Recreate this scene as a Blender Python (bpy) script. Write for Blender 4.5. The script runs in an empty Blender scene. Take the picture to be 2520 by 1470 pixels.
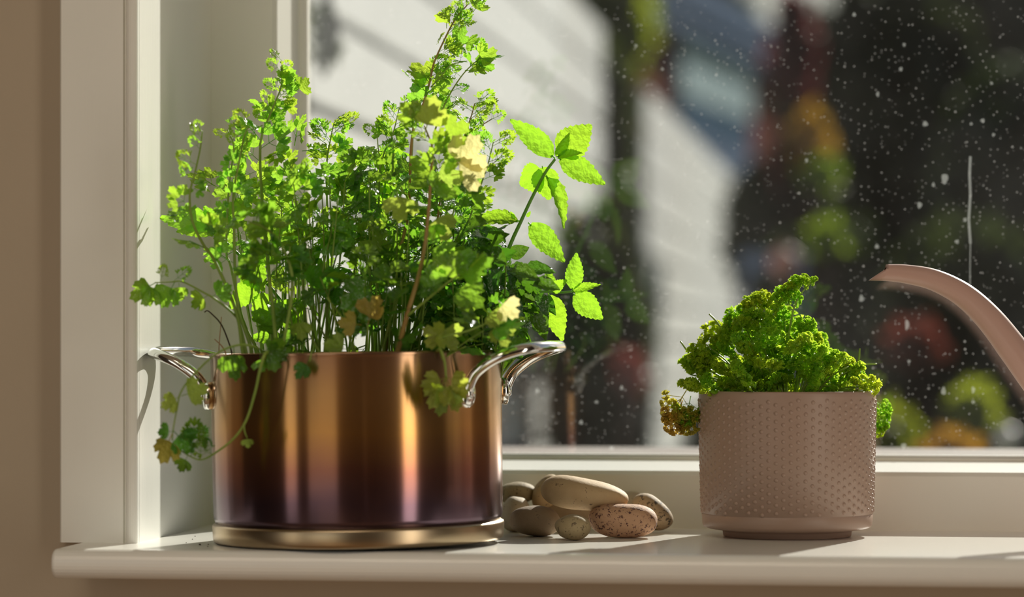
import bpy, bmesh, math, random
from mathutils import Vector, Matrix, noise

random.seed(11)
scene = bpy.context.scene
COL = scene.collection

# ------------------------------------------------------------------ camera
# World: x along the window, y outwards through the glass, z up; origin on the
# sill under the centre of the copper pot.
FPX = 7500.0                      # focal length in pixels of the 2520 wide frame
EYE = 0.1617                      # camera height above the sill
YH = 850.0                        # image row of the horizon
YAW = math.radians(7.5)
S_, C_ = math.sin(YAW), math.cos(YAW)
FWD = Vector((-S_, C_, 0.0))
RGT = Vector((C_, S_, 0.0))
CAM = -(2.5 * FWD + (-0.1257) * RGT)
CAM.z = EYE
cam = bpy.data.cameras.new('camera')
cam.sensor_width = 36.0
cam.lens = FPX / 2520.0 * 36.0
cam.shift_y = (YH - 735.0) / 2520.0
cam.clip_start = 0.05
cam.clip_end = 200
cam.dof.use_dof = True
cam.dof.focus_distance = 2.54
cam.dof.aperture_fstop = 3.3
camo = bpy.data.objects.new('camera', cam)
COL.objects.link(camo)
camo.location = CAM
camo.rotation_euler = (math.radians(90), 0, YAW)
scene.camera = camo


def P(px, py, d):
    """point seen at photo pixel (px, py), at depth d along the view axis"""
    return Vector((CAM.x, CAM.y, 0)) + FWD * d + RGT * ((px - 1260.0) / FPX * d) + Vector((0, 0, EYE - (py - YH) / FPX * d))


def DY(px, y):
    """depth at which column px meets the plane of constant world y"""
    k = FWD.y + RGT.y * (px - 1260.0) / FPX
    return (y - CAM.y) / k


def PY(px, py, y):
    return P(px, py, DY(px, y))


# ------------------------------------------------------------------ world, sun
SUN_AZ = 0.315                    # x run per unit of y towards the sun
SUN_TAN = 0.5
to_sun = Vector((SUN_AZ, 1.0, 0)).normalized()
to_sun = Vector((to_sun.x, to_sun.y, SUN_TAN)).normalized()
world = bpy.data.worlds.new('sky')
scene.world = world
world.use_nodes = True
wn = world.node_tree
wn.nodes.clear()
sky = wn.nodes.new('ShaderNodeTexSky')
sky.sky_type = 'NISHITA'
sky.sun_disc = False
sky.sun_elevation = math.atan(SUN_TAN)
sky.sun_rotation = math.atan2(to_sun.x, to_sun.y)
wbg = wn.nodes.new('ShaderNodeBackground')
wbg.inputs['Strength'].default_value = 0.05
wout = wn.nodes.new('ShaderNodeOutputWorld')
wn.links.new(sky.outputs[0], wbg.inputs['Color'])
wn.links.new(wbg.outputs[0], wout.inputs['Surface'])

sun = bpy.data.lights.new('sun', 'SUN')
sun.energy = 8.3
sun.angle = math.radians(0.55)
sun.color = (1.0, 0.95, 0.84)
suno = bpy.data.objects.new('sun', sun)
COL.objects.link(suno)
suno.location = (3, 8, 4)
suno.rotation_euler = to_sun.to_track_quat('Z', 'Y').to_euler()


def area(name, loc, direction, sx, sy, energy, color):
    l = bpy.data.lights.new(name, 'AREA')
    l.shape = 'RECTANGLE'
    l.size, l.size_y = sx, sy
    l.energy = energy
    l.color = color
    o = bpy.data.objects.new(name, l)
    COL.objects.link(o)
    o.location = loc
    o.rotation_euler = Vector(direction).to_track_quat('-Z', 'Y').to_euler()
    return o


# daylight entering by the two other windows of the room, behind the camera
area('daylight_right_window', (1.99, -1.62, 0.15), (-1, 0, 0), 0.55, 2.15, 17, (1.0, 0.88, 0.73))
area('daylight_back_window', (-1.30, -4.18, 0.15), (0, 1, 0), 1.8, 2.15, 9, (1.0, 0.87, 0.70))

area('ceiling_fill', (-0.25, -1.75, 1.655), (0, 0, -1), 1.3, 0.7, 12, (1.0, 0.86, 0.68))  # overhead fill added out of view to brighten the room-side faces
area('fill_left_window', (-2.59, -2.90, 0.15), (1, 0, 0), 0.9, 2.15, 9, (1.0, 0.88, 0.72))  # added side fill for the window recess and the pots' left sides

scene.view_settings.view_transform = 'Standard'
scene.view_settings.look = 'None'
scene.view_settings.exposure = 0.0
scene.view_settings.gamma = 1.0
scene.view_settings.use_curve_mapping = False
try:
    scene.cycles.use_denoising = True
    scene.cycles.max_bounces = 14
    scene.cycles.diffuse_bounces = 8
    scene.cycles.transparent_max_bounces = 16
    scene.cycles.transmission_bounces = 10
    scene.cycles.sample_clamp_indirect = 6.0
    scene.cycles.caustics_reflective = False
    scene.cycles.caustics_refractive = False
except Exception:
    pass


# ------------------------------------------------------------------ materials
class NT:
    def __init__(self, name):
        self.m = bpy.data.materials.new(name)
        self.m.use_nodes = True
        self.t = self.m.node_tree
        self.t.nodes.clear()
        self.out = self.t.nodes.new('ShaderNodeOutputMaterial')

    def n(self, typ, props=None, **inp):
        nd = self.t.nodes.new(typ)
        for k, v in (props or {}).items():
            setattr(nd, k, v)
        for k, v in inp.items():
            self.set(nd, k.replace('_', ' '), v)
        return nd

    def set(self, nd, key, v):
        sock = nd.inputs[int(key)] if str(key).isdigit() else nd.inputs[key]
        if isinstance(v, bpy.types.NodeSocket):
            self.t.links.new(v, sock)
        elif isinstance(v, bpy.types.Node):
            self.t.links.new(v.outputs[0], sock)
        else:
            if sock.type == 'RGBA' and len(v) == 3:
                v = (*v, 1.0)
            sock.default_value = v

    def ramp(self, fac, stops, interp='LINEAR'):
        r = self.t.nodes.new('ShaderNodeValToRGB')
        r.color_ramp.interpolation = interp
        els = r.color_ramp.elements
        while len(els) < len(stops):
            els.new(0.5)
        for e, (p, c) in zip(els, stops):
            e.position = p
            e.color = (*c, 1.0) if len(c) == 3 else c
        self.set(r, 'Fac', fac)
        return r

    def mixc(self, fac, a, b, blend='MIX'):
        m = self.t.nodes.new('ShaderNodeMix')
        m.data_type = 'RGBA'
        m.blend_type = blend
        for idx, v in ((0, fac), (6, a), (7, b)):
            if isinstance(v, bpy.types.NodeSocket):
                self.t.links.new(v, m.inputs[idx])
            elif isinstance(v, bpy.types.Node):
                self.t.links.new(v.outputs[0], m.inputs[idx])
            else:
                m.inputs[idx].default_value = (*v, 1.0) if idx > 0 and len(v) == 3 else v
        return m.outputs[2]

    def bump(self, h, strength=0.2, dist=0.001):
        return self.n('ShaderNodeBump', None, Height=h, Strength=strength, Distance=dist)

    def coord(self, which='Object'):
        return self.n('ShaderNodeTexCoord').outputs[which]

    def done(self, sh):
        self.t.links.new(sh.outputs[0], self.out.inputs['Surface'])
        return self.m


def paint_mat(name, col, rough=0.45, bump=0.15, var=0.06, stretch=(60, 60, 4), spec=0.5):
    t = NT(name)
    co = t.coord()
    mp = t.n('ShaderNodeMapping', None, Vector=co, Scale=stretch)
    n1 = t.n('ShaderNodeTexNoise', None, Vector=mp, Scale=4.0, Detail=4.0)
    n2 = t.n('ShaderNodeTexNoise', None, Vector=co, Scale=6.0, Detail=3.0)
    c = t.mixc(n2.outputs['Fac'], tuple(x * (1 - var) for x in col), tuple(min(1, x * (1 + var)) for x in col))
    b = t.n('ShaderNodeBsdfPrincipled', None, Base_Color=c, Roughness=rough, Normal=t.bump(n1.outputs['Fac'], bump, 0.0008))
    b.inputs['Specular IOR Level'].default_value = spec
    return t.done(b)


M = {}
M['trim'] = paint_mat('white_gloss_paint', (0.83, 0.83, 0.785), 0.38)
M['sill'] = paint_mat('white_sill_paint', (0.83, 0.82, 0.78), 0.2, 0.06, 0.05, (4, 60, 60))
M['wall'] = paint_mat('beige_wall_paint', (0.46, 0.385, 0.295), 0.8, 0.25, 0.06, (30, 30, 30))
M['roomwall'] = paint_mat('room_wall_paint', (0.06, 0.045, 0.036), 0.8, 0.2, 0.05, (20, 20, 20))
M['ceil'] = paint_mat('ceiling_paint', (0.55, 0.48, 0.38), 0.9, 0.1, 0.03, (20, 20, 20))


def floor_mat():
    t = NT('oak_floor')
    co = t.coord()
    w = t.n('ShaderNodeTexBrick', {'offset': 0.5}, Vector=co, Color1=(0.42, 0.27, 0.15), Color2=(0.50, 0.33, 0.19), Mortar=(0.03, 0.02, 0.01),
            Scale=1.0, Mortar_Size=0.004)
    w.inputs['Brick Width'].default_value = 1.2
    w.inputs['Row Height'].default_value = 0.13
    b = t.n('ShaderNodeBsdfPrincipled', None, Base_Color=w.outputs['Color'], Roughness=0.4)
    return t.done(b)


M['floor'] = floor_mat()


def glass_mat():
    """thin pane: clear, mirror like by Fresnel, with dust and dried rain specks on it"""
    t = NT('dusty_window_glass')
    co = t.coord()
    tr = t.n('ShaderNodeBsdfTransparent', None, Color=(0.97, 0.985, 0.97))
    gl = t.n('ShaderNodeBsdfGlossy', None, Color=(1, 1, 1), Roughness=0.015)
    fr = t.n('ShaderNodeFresnel', None, IOR=1.5)
    frs = t.n('ShaderNodeMath', {'operation': 'MULTIPLY'})
    t.set(frs, '0', fr)
    t.set(frs, '1', 2.8)
    clear = t.n('ShaderNodeMixShader', None)
    t.set(clear, '0', frs)
    t.set(clear, '1', tr)
    t.set(clear, '2', gl)
    # specks: one random dot in some cells of two voronoi grids
    masks = []
    for scale, dens, r0, r1 in ((330.0, 0.55, 0.10, 0.24), (120.0, 0.82, 0.06, 0.13)):
        v = t.n('ShaderNodeTexVoronoi', None, Vector=co, Scale=scale)
        sep = t.n('ShaderNodeSeparateColor', None, Color=v.outputs['Color'])
        on = t.n('ShaderNodeMath', {'operation': 'GREATER_THAN'})
        t.set(on, '0', sep.outputs[0])
        t.set(on, '1', dens)
        rad = t.n('ShaderNodeMapRange', None, Value=sep.outputs[1])
        rad.inputs['To Min'].default_value = r0
        rad.inputs['To Max'].default_value = r1
        lt = t.n('ShaderNodeMath', {'operation': 'LESS_THAN'})
        t.set(lt, '0', v.outputs['Distance'])
        t.set(lt, '1', rad)
        mm = t.n('ShaderNodeMath', {'operation': 'MULTIPLY'})
        t.set(mm, '0', on)
        t.set(mm, '1', lt)
        op = t.n('ShaderNodeMath', {'operation': 'MULTIPLY'})
        t.set(op, '0', mm)
        t.set(op, '1', sep.outputs[2])
        masks.append(op)
    mx = t.n('ShaderNodeMath', {'operation': 'MAXIMUM'})
    t.set(mx, '0', masks[0])
    t.set(mx, '1', masks[1])
    # film of dust
    nz = t.n('ShaderNodeTexNoise', None, Vector=co, Scale=9.0, Detail=5.0)
    film = t.n('ShaderNodeMapRange', None, Value=nz.outputs['Fac'])
    film.inputs['From Min'].default_value = 0.35
    film.inputs['From Max'].default_value = 0.75
    film.inputs['To Min'].default_value = 0.004
    film.inputs['To Max'].default_value = 0.013
    sc = t.n('ShaderNodeMath', {'operation': 'MULTIPLY'})
    t.set(sc, '0', mx)
    t.set(sc, '1', 0.17)
    ad = t.n('ShaderNodeMath', {'operation': 'ADD', 'use_clamp': True})
    t.set(ad, '0', sc)
    t.set(ad, '1', film)
    dust = t.n('ShaderNodeBsdfTranslucent', None, Color=(0.75, 0.74, 0.72))
    out = t.n('ShaderNodeMixShader', None)
    t.set(out, '0', ad)
    t.set(out, '1', clear)
    t.set(out, '2', dust)
    return t.done(out)


M['glass'] = glass_mat()


def leaf_mat(name, front, back, hue_var=0.03, val_var=0.25, rough=0.32, trans=0.55, veins=0.15):
    t = NT(name)
    oi = t.n('ShaderNodeObjectInfo')
    co = t.coord()
    nz = t.n('ShaderNodeTexNoise', None, Vector=co, Scale=1.6, Detail=3.0)
    hv = t.n('ShaderNodeMapRange', None, Value=oi.outputs['Random'])
    hv.inputs['To Min'].default_value = 0.5 - hue_var
    hv.inputs['To Max'].default_value = 0.5 + hue_var * 0.6
    vv = t.n('ShaderNodeMapRange', None, Value=nz.outputs['Fac'])
    vv.inputs['To Min'].default_value = 1 - val_var
    vv.inputs['To Max'].default_value = 1 + val_var

    def tint(c):
        h = t.n('ShaderNodeHueSaturation', None, Hue=hv, Value=vv, Color=c)
        return h
    wv = t.n('ShaderNodeTexNoise', None, Vector=co, Scale=7.0, Detail=2.0)
    bp = t.bump(wv.outputs['Fac'], 0.22, 0.05)
    pb = t.n('ShaderNodeBsdfPrincipled', None, Base_Color=tint(front), Roughness=rough, Normal=bp)
    pb.inputs['Specular IOR Level'].default_value = 0.65
    tl = t.n('ShaderNodeBsdfTranslucent', None, Color=tint(back), Normal=bp)
    mx = t.n('ShaderNodeMixShader', None)
    t.set(mx, '0', trans)
    t.set(mx, '1', pb)
    t.set(mx, '2', tl)
    return t.done(mx)


M['coriander'] = leaf_mat('coriander_leaf', (0.11, 0.26, 0.03), (0.42, 0.74, 0.05), 0.03, 0.25, 0.22, 0.56)
M['parsley'] = leaf_mat('parsley_leaf', (0.065, 0.19, 0.022), (0.30, 0.63, 0.035), 0.03, 0.3, 0.21, 0.47)
M['basil'] = leaf_mat('basil_leaf', (0.03, 0.105, 0.014), (0.17, 0.46, 0.022), 0.02, 0.25, 0.18, 0.26)
M['mint'] = leaf_mat('mint_leaf', (0.10, 0.28, 0.02), (0.38, 0.72, 0.03), 0.01, 0.2, 0.45, 0.62)
M['yellow_leaf'] = leaf_mat('yellowing_leaf', (0.28, 0.36, 0.05), (0.56, 0.74, 0.09), 0.03, 0.25, 0.45, 0.55)
M['yellow_dry'] = leaf_mat('yellow_dry_leaf', (0.42, 0.36, 0.06), (0.72, 0.62, 0.10), 0.03, 0.25, 0.45, 0.55)
M['pale_leaf'] = leaf_mat('pale_faded_leaf', (0.5, 0.45, 0.18), (0.85, 0.76, 0.34), 0.02, 0.2, 0.45, 0.6)
M['curly'] = leaf_mat('curly_parsley_leaf', (0.17, 0.33, 0.03), (0.64, 0.88, 0.06), 0.03, 0.35, 0.33, 0.66)
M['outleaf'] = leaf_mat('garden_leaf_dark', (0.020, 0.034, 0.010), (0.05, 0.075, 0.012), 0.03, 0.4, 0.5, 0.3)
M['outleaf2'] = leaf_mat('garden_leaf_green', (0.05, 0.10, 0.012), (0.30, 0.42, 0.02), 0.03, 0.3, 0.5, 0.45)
M['autumn'] = leaf_mat('garden_leaf_autumn', (0.20, 0.10, 0.015), (0.52, 0.30, 0.02), 0.05, 0.3, 0.5, 0.4)
M['redleaf'] = leaf_mat('garden_leaf_red', (0.10, 0.02, 0.02), (0.20, 0.03, 0.028), 0.03, 0.3, 0.5, 0.35)


def plain(name, col, rough=0.5, metal=0.0, var=0.1, scale=20, bump=0.0, spec=0.5):
    t = NT(name)
    nz = t.n('ShaderNodeTexNoise', None, Vector=t.coord(), Scale=float(scale), Detail=4.0)
    c = t.mixc(nz.outputs['Fac'], tuple(x * (1 - var) for x in col), tuple(min(1, x * (1 + var)) for x in col))
    b = t.n('ShaderNodeBsdfPrincipled', None, Base_Color=c, Roughness=rough, Metallic=metal)
    b.inputs['Specular IOR Level'].default_value = spec
    if bump:
        t.set(b, 'Normal', t.bump(nz.outputs['Fac'], bump, 0.002))
    return t.done(b)


def stem_mat(name, a, b_, trans=0.25):
    t = NT(name)
    nz = t.n('ShaderNodeTexNoise', None, Vector=t.coord(), Scale=28.0, Detail=2.0)
    c = t.mixc(nz.outputs['Fac'], a, b_)
    p = t.n('ShaderNodeBsdfPrincipled', None, Base_Color=c, Roughness=0.4)
    tl = t.n('ShaderNodeBsdfTranslucent', None, Color=c)
    mx = t.n('ShaderNodeMixShader', None)
    t.set(mx, '0', trans)
    t.set(mx, '1', p)
    t.set(mx, '2', tl)
    return t.done(mx)


M['stem'] = stem_mat('green_stem', (0.16, 0.34, 0.03), (0.40, 0.50, 0.10))
M['stem_red'] = stem_mat('reddish_stem', (0.42, 0.20, 0.07), (0.30, 0.30, 0.06))
M['stem_mint'] = stem_mat('mint_stem', (0.10, 0.30, 0.03), (0.22, 0.48, 0.06))
M['twig'] = plain('dry_twig', (0.06, 0.04, 0.025), 0.8)
M['straw'] = plain('dry_straw_stem', (0.42, 0.24, 0.13), 0.7)
M['soil'] = plain('potting_soil', (0.035, 0.022, 0.014), 0.95, 0, 0.5, 300, 0.8)
M['bark'] = plain('bark', (0.02, 0.015, 0.011), 0.95, 0, 0.1, 20, 0, 0.1)


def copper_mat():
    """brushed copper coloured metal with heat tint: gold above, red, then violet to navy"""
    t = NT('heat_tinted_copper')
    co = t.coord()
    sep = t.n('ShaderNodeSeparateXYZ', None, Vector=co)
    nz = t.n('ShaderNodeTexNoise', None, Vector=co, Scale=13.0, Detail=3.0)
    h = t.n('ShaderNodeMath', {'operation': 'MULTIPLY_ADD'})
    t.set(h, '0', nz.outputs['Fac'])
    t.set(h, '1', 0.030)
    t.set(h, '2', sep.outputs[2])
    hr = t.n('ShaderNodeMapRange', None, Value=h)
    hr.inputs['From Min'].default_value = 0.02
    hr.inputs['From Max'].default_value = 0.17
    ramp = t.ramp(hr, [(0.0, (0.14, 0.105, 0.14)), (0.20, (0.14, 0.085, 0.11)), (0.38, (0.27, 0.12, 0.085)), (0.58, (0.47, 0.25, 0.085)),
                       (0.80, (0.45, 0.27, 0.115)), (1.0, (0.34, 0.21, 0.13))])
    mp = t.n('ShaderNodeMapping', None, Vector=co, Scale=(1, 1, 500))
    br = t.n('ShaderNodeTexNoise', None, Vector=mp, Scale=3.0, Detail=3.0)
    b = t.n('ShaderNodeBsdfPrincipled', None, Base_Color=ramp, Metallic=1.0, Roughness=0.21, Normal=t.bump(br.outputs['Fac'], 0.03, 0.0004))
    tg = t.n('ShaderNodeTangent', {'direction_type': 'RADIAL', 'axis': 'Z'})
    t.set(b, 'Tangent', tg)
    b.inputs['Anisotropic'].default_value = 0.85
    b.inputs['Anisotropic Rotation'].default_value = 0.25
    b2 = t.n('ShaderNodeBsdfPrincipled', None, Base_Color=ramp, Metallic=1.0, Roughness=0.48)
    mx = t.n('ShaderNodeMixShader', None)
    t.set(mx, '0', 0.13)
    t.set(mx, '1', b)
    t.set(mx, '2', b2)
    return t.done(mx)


def brass_mat():
    t = NT('brushed_base_metal')
    co = t.coord()
    mp = t.n('ShaderNodeMapping', None, Vector=co, Scale=(1, 1, 300))
    br = t.n('ShaderNodeTexNoise', None, Vector=mp, Scale=3.0, Detail=3.0)
    b = t.n('ShaderNodeBsdfPrincipled', None, Base_Color=(0.46, 0.36, 0.235), Metallic=1.0, Roughness=0.3, Normal=t.bump(br.outputs['Fac'], 0.1, 0.0004))
    return t.done(b)


M['copper'] = copper_mat()
M['brass'] = brass_mat()
M['chrome'] = plain('polished_steel', (0.82, 0.82, 0.80), 0.10, 1.0, 0.03)
M['pinkpot'] = plain('dusty_pink_matt_ceramic', (0.33, 0.225, 0.175), 0.42, 0, 0.04, 60)
M['mauve'] = plain('dusty_mauve_enamel', (0.52, 0.33, 0.28), 0.35, 0, 0.03, 20)


def stone_mat(name, c1, c2, speck, amount=0.62, scale=160):
    t = NT(name)
    co = t.coord()
    n1 = t.n('ShaderNodeTexNoise', None, Vector=co, Scale=45.0, Detail=6.0, Roughness=0.7)
    base = t.mixc(n1.outputs['Fac'], c1, c2)
    n2 = t.n('ShaderNodeTexNoise', None, Vector=co, Scale=float(scale), Detail=3.0, Roughness=0.8)
    sp = t.ramp(n2.outputs['Fac'], [(amount, (0, 0, 0)), (min(amount + 0.06, 1), (1, 1, 1))])
    c = t.mixc(sp, base, speck)
    n3 = t.n('ShaderNodeTexNoise', None, Vector=co, Scale=420.0, Detail=3.0)
    b = t.n('ShaderNodeBsdfPrincipled', None, Base_Color=c, Roughness=0.75, Normal=t.bump(n3.outputs['Fac'], 0.45, 0.0006))
    return t.done(b)


M['stone_sand'] = stone_mat('sand_stone', (0.40, 0.265, 0.13), (0.58, 0.42, 0.24), (0.14, 0.09, 0.05), 0.63)
M['stone_grey'] = stone_mat('grey_brown_stone', (0.19, 0.13, 0.075), (0.29, 0.205, 0.12), (0.09, 0.06, 0.04), 0.65)
M['stone_olive'] = stone_mat('olive_stone', (0.24, 0.18, 0.095), (0.40, 0.31, 0.17), (0.10, 0.07, 0.04), 0.58, 240)
M['stone_pink'] = stone_mat('pinkish_pitted_stone', (0.42, 0.24, 0.14), (0.54, 0.33, 0.20), (0.09, 0.035, 0.03), 0.54, 230)
M['stone_speck'] = stone_mat('speckled_stone', (0.34, 0.24, 0.14), (0.48, 0.36, 0.22), (0.04, 0.03, 0.02), 0.53, 200)
M['stone_pale'] = stone_mat('pale_stone', (0.46, 0.37, 0.27), (0.60, 0.51, 0.39), (0.2, 0.13, 0.08), 0.64)


# ------------------------------------------------------------------ builders
def tag(o, label=None, cat=None, group=None, kind=None):
    if label:
        o['label'] = label
    if cat:
        o['category'] = cat
    if group:
        o['group'] = group
    if kind:
        o['kind'] = kind
    return o


def empty(name, loc, label=None, cat=None, group=None, kind=None):
    o = bpy.data.objects.new(name, None)
    o.empty_display_size = 0.02
    COL.objects.link(o)
    o.location = loc
    return tag(o, label, cat, group, kind)


def link(name, me, mat, parent=None, smooth=False):
    o = bpy.data.objects.new(name, me)
    COL.objects.link(o)
    if mat and not me.materials:
        me.materials.append(M[mat])
    if smooth:
        me.shade_smooth()
    if parent is not None:
        o.parent = parent
    return o


def mesh_from(name, verts, faces):
    me = bpy.data.meshes.new(name)
    me.from_pydata([tuple(v) for v in verts], [], faces)
    me.update()
    return me


def org(parent):
    """world position of a parent chain made of translations only"""
    v = Vector((0, 0, 0))
    while parent is not None:
        v += Vector(parent.location)
        parent = parent.parent
    return v


def box_bm(bm, x0, x1, y0, y1, z0, z1):
    r = bmesh.ops.create_cube(bm, size=1.0)
    for v in r['verts']:
        v.co = Vector(((x0 + x1) / 2 + v.co.x * (x1 - x0), (y0 + y1) / 2 + v.co.y * (y1 - y0), (z0 + z1) / 2 + v.co.z * (z1 - z0)))
    return r['verts']


def bm_obj(name, bm, mat, parent=None, smooth=False):
    o_ = org(parent)
    if o_.length > 0:
        bmesh.ops.translate(bm, verts=bm.verts, vec=-o_)
    me = bpy.data.meshes.new(name)
    bm.normal_update()
    bm.to_mesh(me)
    bm.free()
    return link(name, me, mat, parent, smooth)


def boxes(name, lst, mat, parent=None, bevel=0.0, seg=2):
    bm = bmesh.new()
    for b in lst:
        box_bm(bm, *b)
    if bevel:
        bmesh.ops.bevel(bm, geom=bm.edges[:], offset=bevel, segments=seg, affect='EDGES', profile=0.5)
    return bm_obj(name, bm, mat, parent, smooth=False)


def prism(name, profile, axis, a0, a1, mat, parent=None, smooth=False):
    """extrude a 2-D polygon; axis 'z': profile (x, y), axis 'x': profile (y, z)"""
    bm = bmesh.new()
    rings = []
    for a in (a0, a1):
        rings.append([bm.verts.new((p[0], p[1], a) if axis == 'z' else (a, p[0], p[1])) for p in profile])
    n = len(profile)
    for i in range(n):
        bm.faces.new((rings[0][i], rings[0][(i + 1) % n], rings[1][(i + 1) % n], rings[1][i]))
    bm.faces.new(rings[0][::-1])
    bm.faces.new(rings[1])
    bmesh.ops.recalc_face_normals(bm, faces=bm.faces[:])
    return bm_obj(name, bm, mat, parent, smooth)


def lathe_data(profile, seg=96, centre=(0, 0, 0)):
    """profile: (r, z) from bottom to top; closed at r == 0"""
    verts, faces, rows = [], [], []
    for r, z in profile:
        if r < 1e-6:
            rows.append([len(verts)])
            verts.append((centre[0], centre[1], centre[2] + z))
        else:
            row = []
            for k in range(seg):
                a = 2 * math.pi * k / seg
                row.append(len(verts))
                verts.append((centre[0] + r * math.cos(a), centre[1] + r * math.sin(a), centre[2] + z))
            rows.append(row)
    for A, B in zip(rows, rows[1:]):
        for k in range(seg):
            k2 = (k + 1) % seg
            if len(A) == 1 and len(B) == 1:
                continue
            if len(A) == 1:
                faces.append((A[0], B[k2], B[k]))
            elif len(B) == 1:
                faces.append((A[k], A[k2], B[0]))
            else:
                faces.append((A[k], A[k2], B[k2], B[k]))
    return verts, faces


def smooth_path(pts, n=6):
    """Catmull-Rom through the points"""
    pts = [Vector(p) for p in pts]
    if len(pts) < 3:
        return pts
    out = []
    ext = [pts[0] * 2 - pts[1]] + pts + [pts[-1] * 2 - pts[-2]]
    for i in range(1, len(ext) - 2):
        p0, p1, p2, p3 = ext[i - 1:i + 3]
        for k in range(n):
            t = k / n
            out.append(0.5 * ((2 * p1) + (p2 - p0) * t + (2 * p0 - 5 * p1 + 4 * p2 - p3) * t * t + (3 * p1 - p0 - 3 * p2 + p3) * t ** 3))
    out.append(pts[-1])
    return out


def tube_data(path, radii, seg=6, cap=True, flat=1.0, up=None):
    """tube along path; radii: list or (r0, r1)"""
    n = len(path)
    if len(radii) == 2 and n != 2:
        radii = [radii[0] + (radii[1] - radii[0]) * i / (n - 1) for i in range(n)]
    verts, faces = [], []
    prev = None
    for i, p in enumerate(path):
        t = (path[min(i + 1, n - 1)] - path[max(i - 1, 0)])
        if t.length < 1e-9:
            t = Vector((0, 0, 1))
        t.normalize()
        if prev is None:
            ref = Vector(up) if up is not None else (Vector((0, 0, 1)) if abs(t.z) < 0.9 else Vector((1, 0, 0)))
        else:
            ref = prev
        u = (ref - t * ref.dot(t))
        if u.length < 1e-6:
            u = t.orthogonal()
        u.normalize()
        prev = u
        v = t.cross(u)
        for k in range(seg):
            a = 2 * math.pi * k / seg
            verts.append(p + u * (math.cos(a) * radii[i] * flat) + v * (math.sin(a) * radii[i]))
    for i in range(n - 1):
        for k in range(seg):
            k2 = (k + 1) % seg
            faces.append((i * seg + k, i * seg + k2, (i + 1) * seg + k2, (i + 1) * seg + k))
    if cap:
        faces.append(tuple(range(seg))[::-1])
        faces.append(tuple((n - 1) * seg + k for k in range(seg)))
    return verts, faces


def tube(name, path, radii, mat, parent=None, seg=6, flat=1.0, up=None):
    o_ = org(parent)
    v, f = tube_data([Vector(p) - o_ for p in path], radii, seg, True, flat, up)
    return link(name, mesh_from(name, v, f), mat, parent, True)


# ------------------------------------------------------------------ the setting
XR0 = -0.1766                     # left reveal face
XR1 = 1.02                        # right reveal face
YA = -0.035                       # room face of the architraves
YS = 0.2255                       # room face of the sash
ZTOP = 1.25
YW = -0.018                       # room face of the wall
XH0 = PY(140, 1390, -0.10).x      # left end of the sill nosing
XA0 = PY(145, 1000, YA).x         # outer edge of the left architrave

wf = boxes('wall_front', [(-2.6, XR0 - 0.014, YW, 0.33, -1.0, 1.75), (XR1 + 0.014, 2.1, YW, 0.33, -1.0, 1.75),
                          (XR0 - 0.014, XR1 + 0.014, YW, 0.33, ZTOP + 0.014, 1.75), (XR0 - 0.014, XR1 + 0.014, YW, 0.33, -1.0, -0.025)], 'wall')
tag(wf, 'beige painted wall around the window', 'wall', kind='structure')
fl = boxes('floor', [(-2.6, 2.1, -4.3, YW, -1.04, -1.0)], 'floor')
tag(fl, 'oak plank floor of the room', 'floor', kind='structure')
ce = boxes('ceiling', [(-2.6, 2.1, -4.3, YW, 1.70, 1.75)], 'ceil')
tag(ce, 'plain ceiling of the room', 'ceiling', kind='structure')
cl = empty('ceiling_fill_panel', (-0.25, -1.75, 1.70), 'added ceiling fill panel, out of view', 'lamp')  # fixture made up to go with the added ceiling fill
boxes('frame', [(-0.93, -0.90, -2.13, -1.37, 1.66, 1.70), (0.40, 0.43, -2.13, -1.37, 1.66, 1.70), (-0.90, 0.40, -2.13, -2.10, 1.66, 1.70), (-0.90, 0.40, -1.40, -1.37, 1.66, 1.70)], 'trim', cl)
boxes('dummy_diffuser', [(-0.90, 0.40, -2.10, -1.40, 1.665, 1.68)], 'trim', cl)
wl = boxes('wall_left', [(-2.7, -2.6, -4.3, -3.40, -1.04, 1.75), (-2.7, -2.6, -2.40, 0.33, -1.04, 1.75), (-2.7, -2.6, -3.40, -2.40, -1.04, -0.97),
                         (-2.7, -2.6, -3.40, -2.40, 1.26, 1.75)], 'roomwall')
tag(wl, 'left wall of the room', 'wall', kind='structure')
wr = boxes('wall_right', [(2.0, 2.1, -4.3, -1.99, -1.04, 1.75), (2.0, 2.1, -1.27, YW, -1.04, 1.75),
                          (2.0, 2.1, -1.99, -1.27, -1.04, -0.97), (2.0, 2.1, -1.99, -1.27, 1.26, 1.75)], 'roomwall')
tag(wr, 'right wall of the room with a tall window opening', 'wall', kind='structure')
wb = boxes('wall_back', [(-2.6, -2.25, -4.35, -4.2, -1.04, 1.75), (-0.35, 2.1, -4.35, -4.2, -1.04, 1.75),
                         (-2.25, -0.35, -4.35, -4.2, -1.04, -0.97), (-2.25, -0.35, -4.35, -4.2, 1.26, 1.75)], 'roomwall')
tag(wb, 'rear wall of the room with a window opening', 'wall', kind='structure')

M['lowbounce_brick'] = plain('dark_low_bounce_brick', (0.10, 0.06, 0.045), 0.9, 0, 0.3, 14, 0.4)  # dark cladding added outside to reduce sun bounce onto the fence
wo = boxes('added_wall_cladding', [(-2.7, XR0 - 0.02, 0.331, 0.36, -1.04, 1.75), (XR1 + 0.02, 2.1, 0.331, 0.36, -1.04, 1.75), (XR0 - 0.02, XR1 + 0.02, 0.331, 0.36, ZTOP + 0.02, 1.75)], 'lowbounce_brick')
tag(wo, 'dark brick cladding added outside the window wall to cut bounce', 'wall', kind='structure')

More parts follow.
